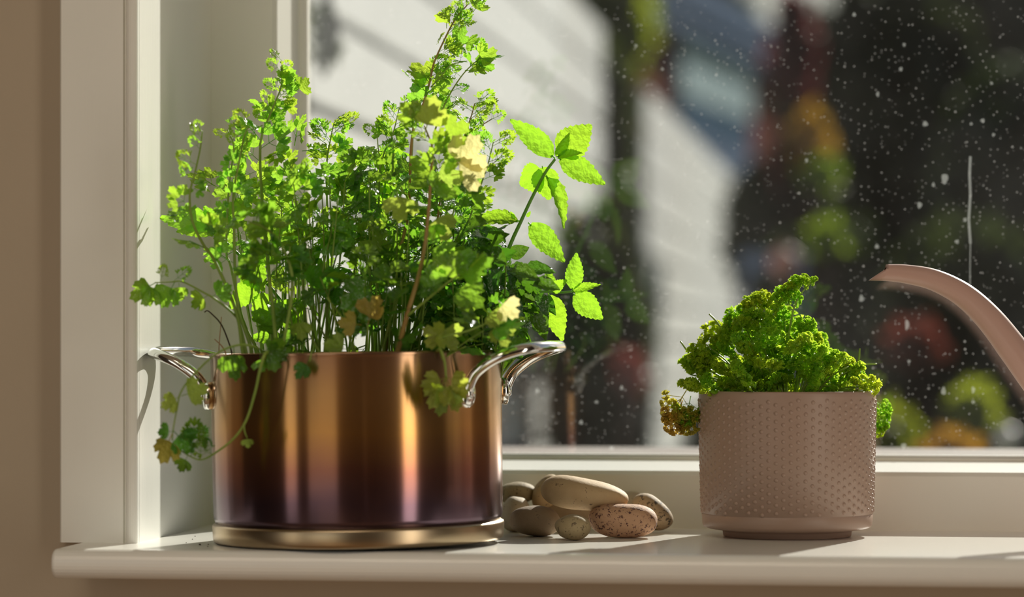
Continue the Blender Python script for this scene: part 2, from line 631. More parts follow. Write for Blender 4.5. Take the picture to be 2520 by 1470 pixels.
# left architrave with a rounded bead along its inner edge
def arch_profile(x_out, x_in, sgn):
    w = abs(x_in - x_out)
    pts = [(0, 0.02), (0, 0.003), (0.002, 0.0), (w - 0.0125, 0.0), (w - 0.0115, 0.0025), (w - 0.0105, 0.0025), (w - 0.0095, -0.001)]
    for k in range(1, 8):
        a = math.pi * k / 8
        pts.append((w - 0.0048 - 0.0048 * math.cos(a), -0.001 - 0.0028 * math.sin(a)))
    pts += [(w, 0.0), (w, 0.0045), (w - 0.003, 0.0045), (w - 0.003, 0.02)]
    return [(x_out + sgn * p[0], YA + p[1]) for p in pts]


ar = prism('trim_1', arch_profile(XA0, XR0, 1), 'z', 0.0, ZTOP, 'trim')
tag(ar, 'white painted architrave with a beaded edge left of the window', 'trim', kind='structure')
ar2 = prism('trim_2', arch_profile(XR1 + (XR0 - XA0), XR1, -1), 'z', 0.0, ZTOP, 'trim')
tag(ar2, 'white painted architrave right of the window', 'trim', kind='structure')
hd = boxes('trim_3', [(XA0, XR1 + (XR0 - XA0), YA, YA + 0.02, ZTOP, ZTOP + 0.07)], 'trim', None, 0.002)
tag(hd, 'white painted head architrave above the window', 'trim', kind='structure')

win = empty('window_1', (XR0, YS, 0.0), 'white painted window with dusty glass behind the herb pots', 'window', kind='structure')
# reveal linings
boxes('reveal_lining', [(XR0 - 0.014, XR0, YA + 0.004, 0.33, 0.0, ZTOP)], 'trim', win)
boxes('reveal_lining', [(XR1, XR1 + 0.014, YA + 0.004, 0.33, 0.0, ZTOP)], 'trim', win)
boxes('head_lining', [(XR0 - 0.014, XR1 + 0.014, YA + 0.004, 0.33, ZTOP, ZTOP + 0.014)], 'trim', win)
# sill: nosing with rounded front plus the deep board inside the reveal
bm = bmesh.new()
box_bm(bm, XH0, XR1 + (XR0 - XH0), -0.1185, YA + 0.006, -0.0235, 0.0)
ed = [e for e in bm.edges if (all(v.co.y < -0.1 for v in e.verts) and abs(e.verts[0].co.z - e.verts[1].co.z) < 1e-6)]
bmesh.ops.bevel(bm, geom=ed, offset=0.0105, segments=6, affect='EDGES', profile=0.5)
ed = [e for e in bm.edges if (all(abs(v.co.x - XH0) < 1e-5 for v in e.verts))]
bmesh.ops.bevel(bm, geom=ed, offset=0.003, segments=3, affect='EDGES', profile=0.5)
sill = bm_obj('window_sill', bm, 'sill', win)
boxes('sill_board', [(XR0, XR1, YA + 0.006, YS + 0.09, -0.0235, 0.0)], 'sill', win)
# sash: stiles, sloping rails, beads
XS1 = -0.1165
sash_y1 = 0.298
prism('stile', [(XR0, YS), (XS1 - 0.004, YS), (XS1, YS + 0.004), (XS1 + 0.006, sash_y1), (XR0, sash_y1)], 'z', 0.0, ZTOP, 'trim', win)
prism('stile', [(XR1, YS), (XR1 - 0.063, YS), (XR1 - 0.066, sash_y1), (XR1, sash_y1)], 'z', 0.0, ZTOP, 'trim', win)
prism('bottom_rail', [(YS, 0.0), (YS, 0.047), (YS + 0.004, 0.0505), (sash_y1, 0.0575), (sash_y1, 0.0)], 'x', XS1 + 0.0005, XR1 - 0.066, 'trim', win)
boxes('top_rail', [(XS1, XR1 - 0.064, YS, sash_y1, ZTOP - 0.06, ZTOP)], 'trim', win)
prism('glazing_bead', [(sash_y1, 0.0), (sash_y1, 0.0600), (sash_y1 + 0.004, 0.0625), (sash_y1 + 0.016, 0.0625), (sash_y1 + 0.016, 0.0)], 'x', XS1, XR1 - 0.064, 'trim', win)
prism('glazing_bead', [(XR0, sash_y1), (XS1 + 0.009, sash_y1), (XS1 + 0.013, sash_y1 + 0.004), (XS1 + 0.013, sash_y1 + 0.016), (XR0, sash_y1 + 0.016)], 'z', 0.0, ZTOP, 'trim', win)
YG = sash_y1 + 0.018
pane = boxes('pane', [(XS1 - 0.01, XR1 - 0.05, YG, YG + 0.0002, 0.05, ZTOP - 0.05)], 'glass', win)
# single sheet: keep only the room side face
bm = bmesh.new()
vs = [bm.verts.new(c) for c in ((XS1 - 0.01, YG, 0.045), (XR1 - 0.05, YG, 0.045), (XR1 - 0.05, YG, ZTOP - 0.05), (XS1 - 0.01, YG, ZTOP - 0.05))]
bm.faces.new(vs)
bpy.data.objects.remove(pane)
pane = bm_obj('pane', bm, 'glass', win)
pane['label'] = 'dusty window pane with dried rain specks'

# dried drops and a run mark on the outside of the glass
M['drop'] = None
t = NT('dried_rain_mark')
tl_ = t.n('ShaderNodeBsdfTranslucent', None, Color=(0.62, 0.64, 0.63))
tp_ = t.n('ShaderNodeBsdfTransparent', None, Color=(1, 1, 1))
mx_ = t.n('ShaderNodeMixShader', None)
t.set(mx_, '0', 0.17)
t.set(mx_, '1', tp_)
t.set(mx_, '2', tl_)
M['drop'] = t.done(mx_)
drops = [(2325, 440, 11, 18), (2375, 541, 6, 7), (2263, 505, 8, 11), (2277, 305, 9, 9), (2418, 297, 7, 7), (2217, 170, 6, 7), (2102, 36, 6, 7), (1985, 395, 5, 7),
         (2158, 607, 7, 8), (2120, 735, 8, 12), (2232, 800, 7, 18), (2322, 963, 8, 14), (2395, 960, 6, 12), (2224, 1098, 9, 10), (2395, 990, 6, 6), (1430, 1040, 7, 8),
         (1322, 962, 8, 9), (1530, 955, 6, 8), (1565, 113, 5, 6), (1630, 170, 5, 5), (1505, 1103, 8, 7), (2445, 332, 5, 6), (2390, 305, 5, 5), (2160, 232, 5, 9),
         (2355, 595, 7, 7), (2225, 110, 5, 6), (2440, 205, 5, 5), (1468, 990, 7, 5), (2297, 455, 5, 8), (2237, 890, 5, 6)]
verts, faces = [], []
YD = YG + 0.0006
for (px, py, rx, ry) in drops:
    c = PY(px, py, YD) - org(win)
    b = len(verts)
    k_ = DY(px, YD) / FPX
    for k in range(10):
        a = 2 * math.pi * k / 10
        wob = 1 + 0.18 * math.sin(3 * a + px)
        verts.append(c + Vector((math.cos(a) * rx * k_ * wob * 0.72, 0, math.sin(a) * ry * k_ * wob * 0.72)))
    faces.append(tuple(range(b, b + 10)))
run = [(2388, 385), (2386, 430), (2388, 480), (2384, 540), (2388, 600), (2387, 680), (2390, 790)]
for (a, b_) in zip(run, run[1:]):
    pa, pb = PY(a[0], a[1], YD) - org(win), PY(b_[0], b_[1], YD) - org(win)
    w0 = 0.0011 if a[1] < 550 else 0.0004
    b = len(verts)
    verts += [pa + Vector((-w0, 0, 0)), pa + Vector((w0, 0, 0)), pb + Vector((w0, 0, 0)), pb + Vector((-w0, 0, 0))]
    faces.append((b, b + 1, b + 2, b + 3))
o = link('rain_marks', mesh_from('rain_marks', verts, faces), 'drop', win)
o['kind'] = 'stuff'
# outside ledge
M['ledge'] = plain('weathered_stone_ledge', (0.13, 0.10, 0.085), 0.8, 0, 0.2, 30, 0.3)
boxes('outer_ledge', [(XR0 - 0.018, XR1 + 0.018, 0.33, 0.62, -0.02, 0.0585)], 'ledge', win, 0.004)

# windows in the other walls (seen mirrored in the pot)
w2 = empty('window_2', (2.05, -1.63, -0.97), 'tall window in the right wall of the room', 'window', kind='structure')
boxes('window_frame', [(2.0, 2.06, -1.99, -1.955, -0.97, 1.26), (2.0, 2.06, -1.305, -1.27, -0.97, 1.26), (2.0, 2.06, -1.955, -1.305, -0.97, -0.93),
                       (2.0, 2.06, -1.955, -1.305, 1.22, 1.26)], 'trim', w2)
w3 = empty('window_3', (-1.15, -4.25, -0.97), 'window in the rear wall of the room', 'window', kind='structure')
boxes('window_frame', [(-2.25, -2.21, -4.28, -4.2, -0.97, 1.26), (-0.39, -0.35, -4.28, -4.2, -0.97, 1.26), (-2.21, -0.39, -4.28, -4.2, -0.97, -0.93),
                       (-2.21, -0.39, -4.28, -4.2, 1.22, 1.26)], 'trim', w3)

w4 = empty('added_window', (-2.65, -2.90, -0.97), 'added window in the left wall for side fill', 'window', kind='structure')  # opening added to carry the left side fill
boxes('window_frame', [(-2.66, -2.6, -3.40, -3.36, -0.97, 1.26), (-2.66, -2.6, -2.44, -2.40, -0.97, 1.26), (-2.66, -2.6, -3.36, -2.44, -0.97, -0.93),
                       (-2.66, -2.6, -3.36, -2.44, 1.22, 1.26)], 'trim', w4)

# ------------------------------------------------------------------ garden
M['lawn'] = plain('dark_lawn', (0.03, 0.05, 0.015), 0.9, 0, 0.4, 8)
M['whiteboard'] = paint_mat('white_board_paint', (0.84, 0.84, 0.825), 1.0, 0.3, 0.10, (2, 2, 30), 0.0)
M['slate'] = plain('blue_grey_slate', (0.20, 0.26, 0.38), 1.0, 0, 0.2, 4, 0, 0.0)
M['skyreflect'] = plain('painted_sky_reflection', (0.55, 0.68, 0.72), 1.0, 0, 0.06, 3, 0, 0.0)  # pale blue paints the bright sky reflected in the upper pane
M['darkglass'] = plain('dark_pane', (0.10, 0.17, 0.26), 1.0, 0, 0.1, 3, 0, 0.0)
gr = boxes('garden_ground', [(-14, 24, 0.62, 45, -1.12, -1.05)], 'lawn')
tag(gr, 'dark garden lawn outside the window', 'ground', kind='structure')


def brick_mat():
    t = NT('red_brick')
    mp = t.n('ShaderNodeMapping', None, Vector=t.coord(), Rotation=(math.radians(90), 0, 0))
    w = t.n('ShaderNodeTexBrick', {'offset': 0.5}, Vector=mp, Color1=(0.30, 0.085, 0.065), Color2=(0.22, 0.065, 0.055), Mortar=(0.20, 0.13, 0.11), Scale=1.0, Mortar_Size=0.008)
    w.inputs['Brick Width'].default_value = 0.225
    w.inputs['Row Height'].default_value = 0.075
    b = t.n('ShaderNodeBsdfPrincipled', None, Base_Color=w.outputs['Color'], Roughness=1.0)
    b.inputs['Specular IOR Level'].default_value = 0.0
    return t.done(b)


M['brick'] = brick_mat()


def cam_point(xc, d, z):
    v = Vector((CAM.x, CAM.y, 0)) + FWD * d + RGT * xc
    v.z = z
    return v


# white board fence running away from the window
FD0, FD1 = 4.2, 18.5
fx = lambda d: -0.34 + 0.125 * (d - 5.0)


def fence_seg(d0, d1, zlo, ztop, label):
    root = empty('board_fence', cam_point(fx(d0), d0, -1.05), label, 'fence', None)
    o_ = Vector(root.location)
    a, b = cam_point(fx(d0), d0, 0), cam_point(fx(d1), d1, 0)
    dirv = (b - a).normalized()
    nrm = Vector((dirv.y, -dirv.x, 0))
    z = ztop
    pitch = 0.163
    while z > zlo:
        z0 = max(z - pitch + 0.022, zlo - 0.1)
        verts = []
        for p in (a, b):
            for (off, zz) in ((0.0, z), (0.022, z), (0.022, z0), (0.0, z0)):
                q = p + nrm * off
                verts.append(Vector((q.x, q.y, zz)) - o_)
        faces = [(0, 1, 2, 3), (7, 6, 5, 4), (0, 4, 5, 1), (1, 5, 6, 2), (2, 6, 7, 3), (3, 7, 4, 0)]
        link('board', mesh_from('board', verts, faces), 'whiteboard', root)
        z -= pitch
    n = max(2, int((d1 - d0) / 1.8))
    for k in range(n + 1):
        p = a.lerp(b, k / n) - nrm * 0.05
        bm = bmesh.new()
        box_bm(bm, p.x - 0.045, p.x + 0.045, p.y - 0.045, p.y + 0.045, -1.05, ztop - 0.02)
        bm_obj('post', bm, 'bark', root)
    # dark boarding behind the gaps
    bm = bmesh.new()
    vs = []
    for p, z in ((a, -1.05), (b, -1.05), (b, ztop - 0.05), (a, ztop - 0.05)):
        q = p - nrm * 0.12
        vs.append(bm.verts.new((q.x, q.y, z)))
    for p, z in ((a, -1.05), (b, -1.05), (b, ztop - 0.05), (a, ztop - 0.05)):
        q = p - nrm * 0.14
        vs.append(bm.verts.new((q.x, q.y, z)))
    for f in ((0, 1, 2, 3), (7, 6, 5, 4), (0, 4, 5, 1), (1, 5, 6, 2), (2, 6, 7, 3), (3, 7, 4, 0)):
        bm.faces.new([vs[i] for i in f])
    bm_obj('backing_panel', bm, 'bark', root)
    return root


fence_seg(4.2, 9.9, -1.0, EYE + 1.03, 'white painted board fence filling the left of the window view')
fence_seg(11.6, 18.5, -0.50, EYE + 0.98, 'farther stretch of white board fence behind the gap')


def leaf_cloud(name, root, mat, centre, radii, n, size, seed, hollow=0.2):
    """a crown of separate small leaves, one mesh"""
    rnd = random.Random(seed)
    o_ = org(root)
    verts, faces = [], []
    for i in range(n):
        while True:
            v = Vector((rnd.uniform(-1, 1), rnd.uniform(-1, 1), rnd.uniform(-1, 1)))
            if hollow < v.length < 1.0:
                break
        lump = 0.78 + 0.3 * noise.noise(v * 2.3 + Vector((seed, 0, 0)))
        p = Vector(centre) + Vector((v.x * radii[0], v.y * radii[1], v.z * radii[2])) * lump
        s = size * rnd.uniform(0.6, 1.3)
        a = Vector((rnd.gauss(0, 1), rnd.gauss(0, 1), rnd.gauss(0, 0.6))).normalized()
        b = a.orthogonal().normalized()
        b.rotate(Matrix.Rotation(rnd.uniform(0, 6.28), 3, a))
        c = a.cross(b)
        base = len(verts)
        verts += [p - b * s - o_, p + c * s * 0.45 + a * s * 0.12 - o_, p + b * s - o_, p - c * s * 0.45 + a * s * 0.12 - o_]
        faces.append((base, base + 1, base + 2))
        faces.append((base, base + 2, base + 3))
    return link(name, mesh_from(name, verts, faces), mat, root)


def shrub(name, px, py, d, rpx, rpy, depth, n, size, mat, label, cat, seed, group=None):
    c = P(px, py, d)
    k = d / FPX
    root = empty(name, (c.x, c.y, -1.05), label, cat, group)
    leaf_cloud('foliage', root, mat, c, (rpx * k, depth, rpy * k), n, size, seed)
    rnd = random.Random(seed + 5)
    for j in range(4):
        top = c + Vector((rnd.uniform(-0.5, 0.5) * rpx * k, rnd.uniform(-0.3, 0.3) * depth, rnd.uniform(-0.2, 0.5) * rpy * k))
        tube('stem', smooth_path([Vector((c.x + rnd.uniform(-0.05, 0.05), c.y, -1.06)), Vector(((c.x + top.x) / 2, (c.y + top.y) / 2, (top.z - 1.05) / 2)), top], 4),
             (0.035, 0.012), 'bark', root, 5)
    return root


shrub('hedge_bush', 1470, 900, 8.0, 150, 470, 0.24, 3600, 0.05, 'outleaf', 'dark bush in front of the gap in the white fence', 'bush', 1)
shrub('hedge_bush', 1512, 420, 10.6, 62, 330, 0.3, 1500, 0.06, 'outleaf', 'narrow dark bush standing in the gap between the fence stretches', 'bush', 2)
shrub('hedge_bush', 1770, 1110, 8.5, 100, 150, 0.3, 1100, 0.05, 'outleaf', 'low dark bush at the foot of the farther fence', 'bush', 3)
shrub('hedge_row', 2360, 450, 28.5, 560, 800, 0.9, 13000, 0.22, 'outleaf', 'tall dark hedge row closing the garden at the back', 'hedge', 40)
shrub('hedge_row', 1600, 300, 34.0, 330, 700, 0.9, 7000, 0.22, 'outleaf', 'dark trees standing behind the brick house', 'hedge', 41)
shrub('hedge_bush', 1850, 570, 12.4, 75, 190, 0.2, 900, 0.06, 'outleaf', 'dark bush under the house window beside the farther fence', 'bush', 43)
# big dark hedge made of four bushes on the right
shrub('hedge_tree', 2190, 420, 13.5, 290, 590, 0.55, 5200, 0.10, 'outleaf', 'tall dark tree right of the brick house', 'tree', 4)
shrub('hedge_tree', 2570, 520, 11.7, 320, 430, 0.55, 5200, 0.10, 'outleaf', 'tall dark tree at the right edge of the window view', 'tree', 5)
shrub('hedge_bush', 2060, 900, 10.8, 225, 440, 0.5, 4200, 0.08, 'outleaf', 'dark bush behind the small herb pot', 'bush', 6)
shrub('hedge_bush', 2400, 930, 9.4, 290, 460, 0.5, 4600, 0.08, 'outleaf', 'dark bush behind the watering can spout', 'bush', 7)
shrub('autumn_shrub', 1995, 345, 9.5, 62, 85, 0.12, 120, 0.045, 'autumn', 'orange autumn foliage in front of the tall dark tree', 'shrub', 8)
shrub('autumn_shrub', 2030, 425, 9.3, 60, 45, 0.10, 70, 0.04, 'outleaf2', 'yellow green foliage below the orange autumn foliage', 'shrub', 9)
shrub('autumn_shrub', 2030, 585, 8.6, 46, 55, 0.10, 70, 0.04, 'outleaf2', 'small yellow green shrub above the curly parsley', 'shrub', 10)
shrub('red_shrub', 1955, 120, 12.2, 70, 170, 0.15, 420, 0.05, 'redleaf', 'red leaved creeper beside the brick house', 'shrub', 11)
shrub('red_shrub', 2255, 850, 8.3, 90, 70, 0.12, 70, 0.045, 'redleaf', 'dark red shrub left of the watering can spout', 'shrub', 12)
shrub('red_shrub', 1550, 920, 6.9, 46, 60, 0.10, 40, 0.04, 'redleaf', 'dull red shrub between the two white fences', 'shrub', 13)
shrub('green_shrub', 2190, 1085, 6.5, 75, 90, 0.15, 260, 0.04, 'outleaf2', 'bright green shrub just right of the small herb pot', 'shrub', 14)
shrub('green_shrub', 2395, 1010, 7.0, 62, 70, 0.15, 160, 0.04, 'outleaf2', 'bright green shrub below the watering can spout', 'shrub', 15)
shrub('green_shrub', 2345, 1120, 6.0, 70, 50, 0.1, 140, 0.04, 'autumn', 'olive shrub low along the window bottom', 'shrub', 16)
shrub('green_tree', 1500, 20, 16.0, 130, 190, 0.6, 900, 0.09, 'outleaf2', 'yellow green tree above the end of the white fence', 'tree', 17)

# brick house far behind; its long side, facing right, catches the low sun
PHI = math.radians(15)
HU = FWD * math.cos(PHI) + RGT * math.sin(PHI)
HN = RGT * math.cos(PHI) - FWD * math.sin(PHI)
HS = 1.4
HO = cam_point(0.634 * HS, 14.0 * HS, 0)
hz = empty('brick_house', HO + HU * 3 + Vector((0, 0, -1.05)), 'red brick house with a slate roof edge and a pale window', 'house')


def hpoly(name, pts_nz, u0, u1, mat, parent):
    """polygon in the (n, z) plane of the house, extruded along its length"""
    o_ = org(parent)
    n = len(pts_nz)
    vs = [HO + HU * (u * HS) + HN * (p[0] * HS) + Vector((0, 0, EYE + (p[1] - EYE) * HS if p[1] > -1 else -1.05)) - o_ for u in (u0, u1) for p in pts_nz]
    fs = [(i, (i + 1) % n, n + (i + 1) % n, n + i) for i in range(n)] + [tuple(range(n))[::-1], tuple(range(n, 2 * n))]
    return link(name, mesh_from(name, vs, fs), mat, parent)


def hu(px):
    k = (px - 1260.0) / FPX
    d = (0.634 - 14.0 * math.tan(PHI)) / (k - math.tan(PHI))
    return (d - 14.0) / math.cos(PHI)


hpoly('wall', [(-3, -1.05), (0, -1.05), (0, 1.86), (-3, 1.86)], -1.0, 5.2, 'brick', hz)
hpoly('roof', [(0.10, 1.76), (0.10, 1.90), (-1.6, 2.9), (-1.6, 2.7)], -1.2, 5.4, 'slate', hz)
hpoly('fascia', [(0.0, 1.64), (0.08, 1.64), (0.08, 1.89), (0.0, 1.89)], -1.2, 5.4, 'slate', hz)
u0, u1 = hu(1655), hu(1835)
wdw = hpoly('window', [(-0.02, 1.02), (0.03, 1.02), (0.03, 1.66), (-0.02, 1.66)], u0, u1, 'slate', hz)
du = (u1 - u0)
hpoly('sky_reflection', [(0.0, 1.36), (0.04, 1.36), (0.04, 1.64), (0.0, 1.64)], u0 + 0.04, u1 - 0.04, 'skyreflect', wdw)
hpoly('pane', [(0.0, 1.21), (0.035, 1.21), (0.035, 1.34), (0.0, 1.34)], u0 + 0.04, u1 - 0.04, 'darkglass', wdw)
hpoly('pane', [(0.0, 1.05), (0.035, 1.05), (0.035, 1.19), (0.0, 1.19)], u0 + 0.04, u1 - 0.04, 'slate', wdw)


def cam_box(name, px0, px1, py0, py1, d0, d1, mat, parent, slope=0.0):
    """box facing the view axis, at depth d0, going back to d1"""
    vs = []
    for d in (d0, d1):
        for (px, py) in ((px0, py0), (px1, py0 + slope), (px1, py1 + slope), (px0, py1)):
            q = P(px, py, d0) + FWD * (d - d0)
            vs.append(q - org(parent))
    faces = [(3, 2, 1, 0), (4, 5, 6, 7), (0, 1, 5, 4), (1, 2, 6, 5), (2, 3, 7, 6), (3, 0, 4, 7)]
    return link(name, mesh_from(name, vs, faces), mat, parent)


gb = empty('garden_bench', P(1905, 1800, 9.0), 'grey garden bench among the dark bushes', 'bench')
cam_box('backrest', 1825, 1985, 618, 668, 9.0, 9.05, 'slate', gb)
cam_box('leg', 1832, 1846, 668, 1880, 9.0, 9.05, 'slate', gb)
cam_box('leg', 1966, 1980, 668, 1880, 9.0, 9.05, 'slate', gb)
M['pinkball'] = plain('faded_pink', (0.55, 0.26, 0.22), 0.6)
M['whiteball'] = plain('white_glaze', (0.75, 0.75, 0.72), 0.4)


def cam_ball(name, px, py, d, r, mat, label, cat):
    c = P(px, py, d)
    prof = [(0, -r)] + [(r * math.cos(a), r * math.sin(a)) for a in [(-80 + 160 * i / 12) * math.pi / 180 for i in range(13)]] + [(0, r)]
    prof = [(0.0, -r * 1.05), (r * 0.5, -r)] + prof[3:-1] + [(r * 0.2, r), (r * 0.18, r * 1.25), (0, r * 1.3)]
    v, f = lathe_data(prof, 20, (0, 0, 0))
    root = empty(name, (c.x, c.y, -1.05), label, cat)
    o = link('ball', mesh_from('ball', [Vector(q) + c - root.location for q in v], f), mat, root, True)
    tube('stake', [Vector((c.x, c.y, -1.06)), Vector((c.x, c.y, (c.z - 1.05) / 2)), c], (0.006, 0.005), 'bark', root, 6)
    return root


cam_ball('garden_ornament', 1930, 645, 8.8, 0.042, 'pinkball', 'faded pink garden ornament beside the grey bench', 'ornament')
cam_ball('garden_ornament', 2478, 1082, 6.4, 0.026, 'whiteball', 'white garden ornament low at the right edge of the view', 'ornament')

# dark twig with leaves hanging in front of the fence, upper left
tw = empty('hanging_twig', P(800, -120, 4.6), 'dark leafy twig hanging before the white fence', 'twig')
tube('stem', smooth_path([P(790, -120, 4.6), P(800, -20, 4.6), P(826, 70, 4.6), P(812, 120, 4.6), P(795, 190, 4.6)], 5), (0.008, 0.004), 'bark', tw, 5)
leaf_cloud('foliage', tw, 'outleaf', P(803, 95, 4.6), (0.03, 0.03, 0.06), 60, 0.016, 33, 0.0)

# ------------------------------------------------------------------ copper pot
POT_R, POT_H = 0.1192, 0.1545
pot = empty('stock_pot', (0, 0, 0), 'large heat-tinted copper stock pot planted with mixed herbs', 'pot')
POT_TILT = math.radians(0.8)
prof = [(0, 0.0160), (POT_R - 0.006, 0.0160), (POT_R - 0.0022, 0.0163), (POT_R - 0.0008, 0.0215), (POT_R - 0.0004, 0.05), (POT_R, 0.150), (POT_R + 0.0008, 0.1525),
        (POT_R + 0.0010, 0.1540), (POT_R + 0.0002, 0.1548), (POT_R - 0.0010, 0.1545), (POT_R - 0.0018, 0.152), (POT_R - 0.0024, 0.02), (0, 0.02)]
v, f = lathe_data(prof, 128)
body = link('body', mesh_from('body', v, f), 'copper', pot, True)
prof = [(0, 0.0), (POT_R - 0.006, 0.0), (POT_R - 0.0025, 0.0003), (POT_R - 0.0008, 0.0016), (POT_R - 0.0002, 0.0036), (POT_R + 0.0004, 0.0137), (POT_R - 0.0002, 0.0151),
        (POT_R - 0.0018, 0.0157), (POT_R - 0.0022, 0.0162), (0, 0.0162)]
v, f = lathe_data(prof, 128)
link('base_disc', mesh_from('base_disc', v, f), 'brass', pot, True)
# inside lining: soil
v, f = lathe_data([(0, 0.132), (0.03, 0.1385), (0.07, 0.137), (0.10, 0.138), (POT_R - 0.003, 0.134), (POT_R - 0.003, 0.120), (0, 0.120)], 64)
v = [Vector(p) + Vector((0, 0, 0.004 * noise.noise(Vector(p) * 60))) for p in v]
soil = link('soil', mesh_from('soil', v, f), 'soil', pot, True)
soil['label'] = 'dark potting soil'


def pot_pt(ang, r, z):
    a = math.radians(ang)
    # angle measured in the camera's ground frame: 0 = right, 90 = away
    d = RGT * math.cos(a) + FWD * math.sin(a)
    return d * r + Vector((0, 0, z))


def handle(ang, label):
    hh = empty('handle', (0, 0, 0))
    hh.parent = pot
    pts = []
    half = 26
    zl = 0.1235
    for (da, r, z) in ((half, POT_R + 0.0045, zl - 0.004), (half, POT_R + 0.0065, zl + 0.004), (half * 0.98, POT_R + 0.012, zl + 0.013), (half * 0.90, POT_R + 0.024, zl + 0.0225),
                       (half * 0.78, POT_R + 0.037, zl + 0.029), (half * 0.60, POT_R + 0.0475, zl + 0.0325), (half * 0.30, POT_R + 0.0505, zl + 0.0335), (0, POT_R + 0.051, zl + 0.0335)):
        pts.append((da, r, z))
    pts = pts + [(-a, r, z) for (a, r, z) in pts[-2::-1]]
    path = smooth_path([pot_pt(ang + a, r, z) for a, r, z in pts], 6)
    tube('grip', path, [0.0036] * len(path), 'chrome', hh, 12, 1.35, (0, 0, 1))
    for sgn in (-1, 1):
        c = pot_pt(ang + sgn * half, POT_R + 0.003, zl - 0.003)
        nrm = pot_pt(ang + sgn * half, 1.0, 0)
        for nm, r0, t0, t1, el in (('lug', 0.0088, -0.004, 0.004, 1.3), ('rivet', 0.0045, 0.003, 0.0065, 1.0)):
            rows = [(0, t0), (r0, t0), (r0, t1 - 0.0015), (r0 * 0.8, t1 - 0.0004), (r0 * 0.45, t1), (0, t1)]
            vv, ff = lathe_data(rows, 24)
            q = nrm.to_track_quat('Z', 'Y').to_matrix()
            out = []
            for p in vv:
                w = q @ Vector(p)
                w.z *= el
                out.append(w + c)
            link(nm, mesh_from(nm, out, ff), 'chrome', hh, True)


handle(-16, '')
handle(164, '')
pot.location.z = 0.119 * math.sin(POT_TILT)
pot.rotation_euler = (0, -POT_TILT, YAW)
for ch in pot.children:
    if ch.type == 'EMPTY':
        ch.rotation_euler = (0, 0, -YAW)

# ------------------------------------------------------------------ leaf templates (base at origin, tip +Y, face +Z, length 1)
def rot2(p, a):
    return Vector((p[0] * math.cos(a) - p[1] * math.sin(a), p[0] * math.sin(a) + p[1] * math.cos(a)))


def bend(v, curl, cup, seed=0.0, ruff=0.0):
    x, y, z = v
    z = z - curl * y * y + cup * x * x * 2.0
    if ruff:
        z += ruff * noise.noise(Vector((x * 5 + seed, y * 5, seed)))
    return Vector((x, y, z))


def fan_leaflet(verts, faces, base, ang, length, lobes=3, teeth=3, width=1.0, deep=0.35):
    """a parsley / coriander leaflet: fan of lobes with teeth"""
    b = len(verts)
    spread = math.radians(72) * width
    outline = []
    n = lobes * teeth * 2
    for i in range(n + 1):
        u = i / n
        th = -spread + 2 * spread * u
        lob = abs(math.sin(math.pi * lobes * u))
        tooth = 0.07 * (1 if i % 2 else -1)
        r = length * ((1 - deep) + deep * lob ** 0.6 + tooth * 0.8) * (0.62 + 0.38 * math.cos(th * 0.9))
        outline.append((r * math.sin(th), r * math.cos(th)))
    verts.append(Vector((base[0], base[1], 0)))
    for sc_ in (0.55, 1.0):
        for (x, y) in outline:
            p = rot2((x * sc_, y * sc_), ang)
            verts.append(Vector((base[0] + p.x, base[1] + p.y, 0)))
    m = len(outline)
    for i in range(m - 1):
        faces.append((b, b + 1 + i + 1, b + 1 + i))
        faces.append((b + 1 + i, b + 1 + i + 1, b + 1 + m + i + 1, b + 1 + m + i))


def petiole(verts, faces, p0, p1, w):
    b = len(verts)
    d = Vector((p1[0] - p0[0], p1[1] - p0[1]))
    n = Vector((-d.y, d.x)).normalized() * w
    for p in (p0, p1):
        verts.extend([Vector((p[0] + n.x, p[1] + n.y, 0)), Vector((p[0], p[1], w * 1.6)), Vector((p[0] - n.x, p[1] - n.y, 0)), Vector((p[0], p[1], -w * 1.6))])
    for k in range(4):
        k2 = (k + 1) % 4
        faces.append((b + k, b + k2, b + 4 + k2, b + 4 + k))


def mk_trifoliate(seed):
    rnd = random.Random(seed)
    V, F = [], []
    petiole(V, F, (0, 0), (0, 0.52), 0.010)
    petiole(V, F, (0, 0.30), (0.20, 0.42), 0.008)
    petiole(V, F, (0, 0.30), (-0.20, 0.42), 0.008)
    fan_leaflet(V, F, (0, 0.50), rnd.uniform(-0.15, 0.15), 0.50, 3, 3, 1.0, 0.34)
    fan_leaflet(V, F, (0.19, 0.41), -0.95 + rnd.uniform(-0.2, 0.2), 0.40, 3, 2, 1.05, 0.32)
    fan_leaflet(V, F, (-0.19, 0.41), 0.95 + rnd.uniform(-0.2, 0.2), 0.40, 3, 2, 1.05, 0.32)
    cu_, cp2 = rnd.uniform(0.1, 0.45), rnd.uniform(-0.25, 0.35)
    V = [bend(v, cu_, cp2, seed, 0.10) for v in V]
    return mesh_from('leaf_trifoliate', V, F)


def mk_fan(seed):
    rnd = random.Random(seed)
    V, F = [], []
    petiole(V, F, (0, 0), (0, 0.3), 0.014)
    fan_leaflet(V, F, (0, 0.25), 0, 0.78, 3, 3, 1.15, 0.28)
    cu_, cp2 = rnd.uniform(0.0, 0.4), rnd.uniform(-0.2, 0.5)
    V = [bend(v, cu_, cp2, seed, 0.12) for v in V]
    return mesh_from('leaf_fan', V, F)


def lobe(V, F, base, ang, ln, w):
    b = len(V)
    pts = [(0, 0), (w * 0.7, ln * 0.4), (w, ln * 0.75), (w * 0.35, ln), (-w * 0.35, ln * 0.97), (-w, ln * 0.72), (-w * 0.7, ln * 0.4)]
    for p in pts:
        q = rot2(p, ang)
        V.append(Vector((base[0] + q.x, base[1] + q.y, 0)))
    F.append(tuple(range(b, b + 7)))


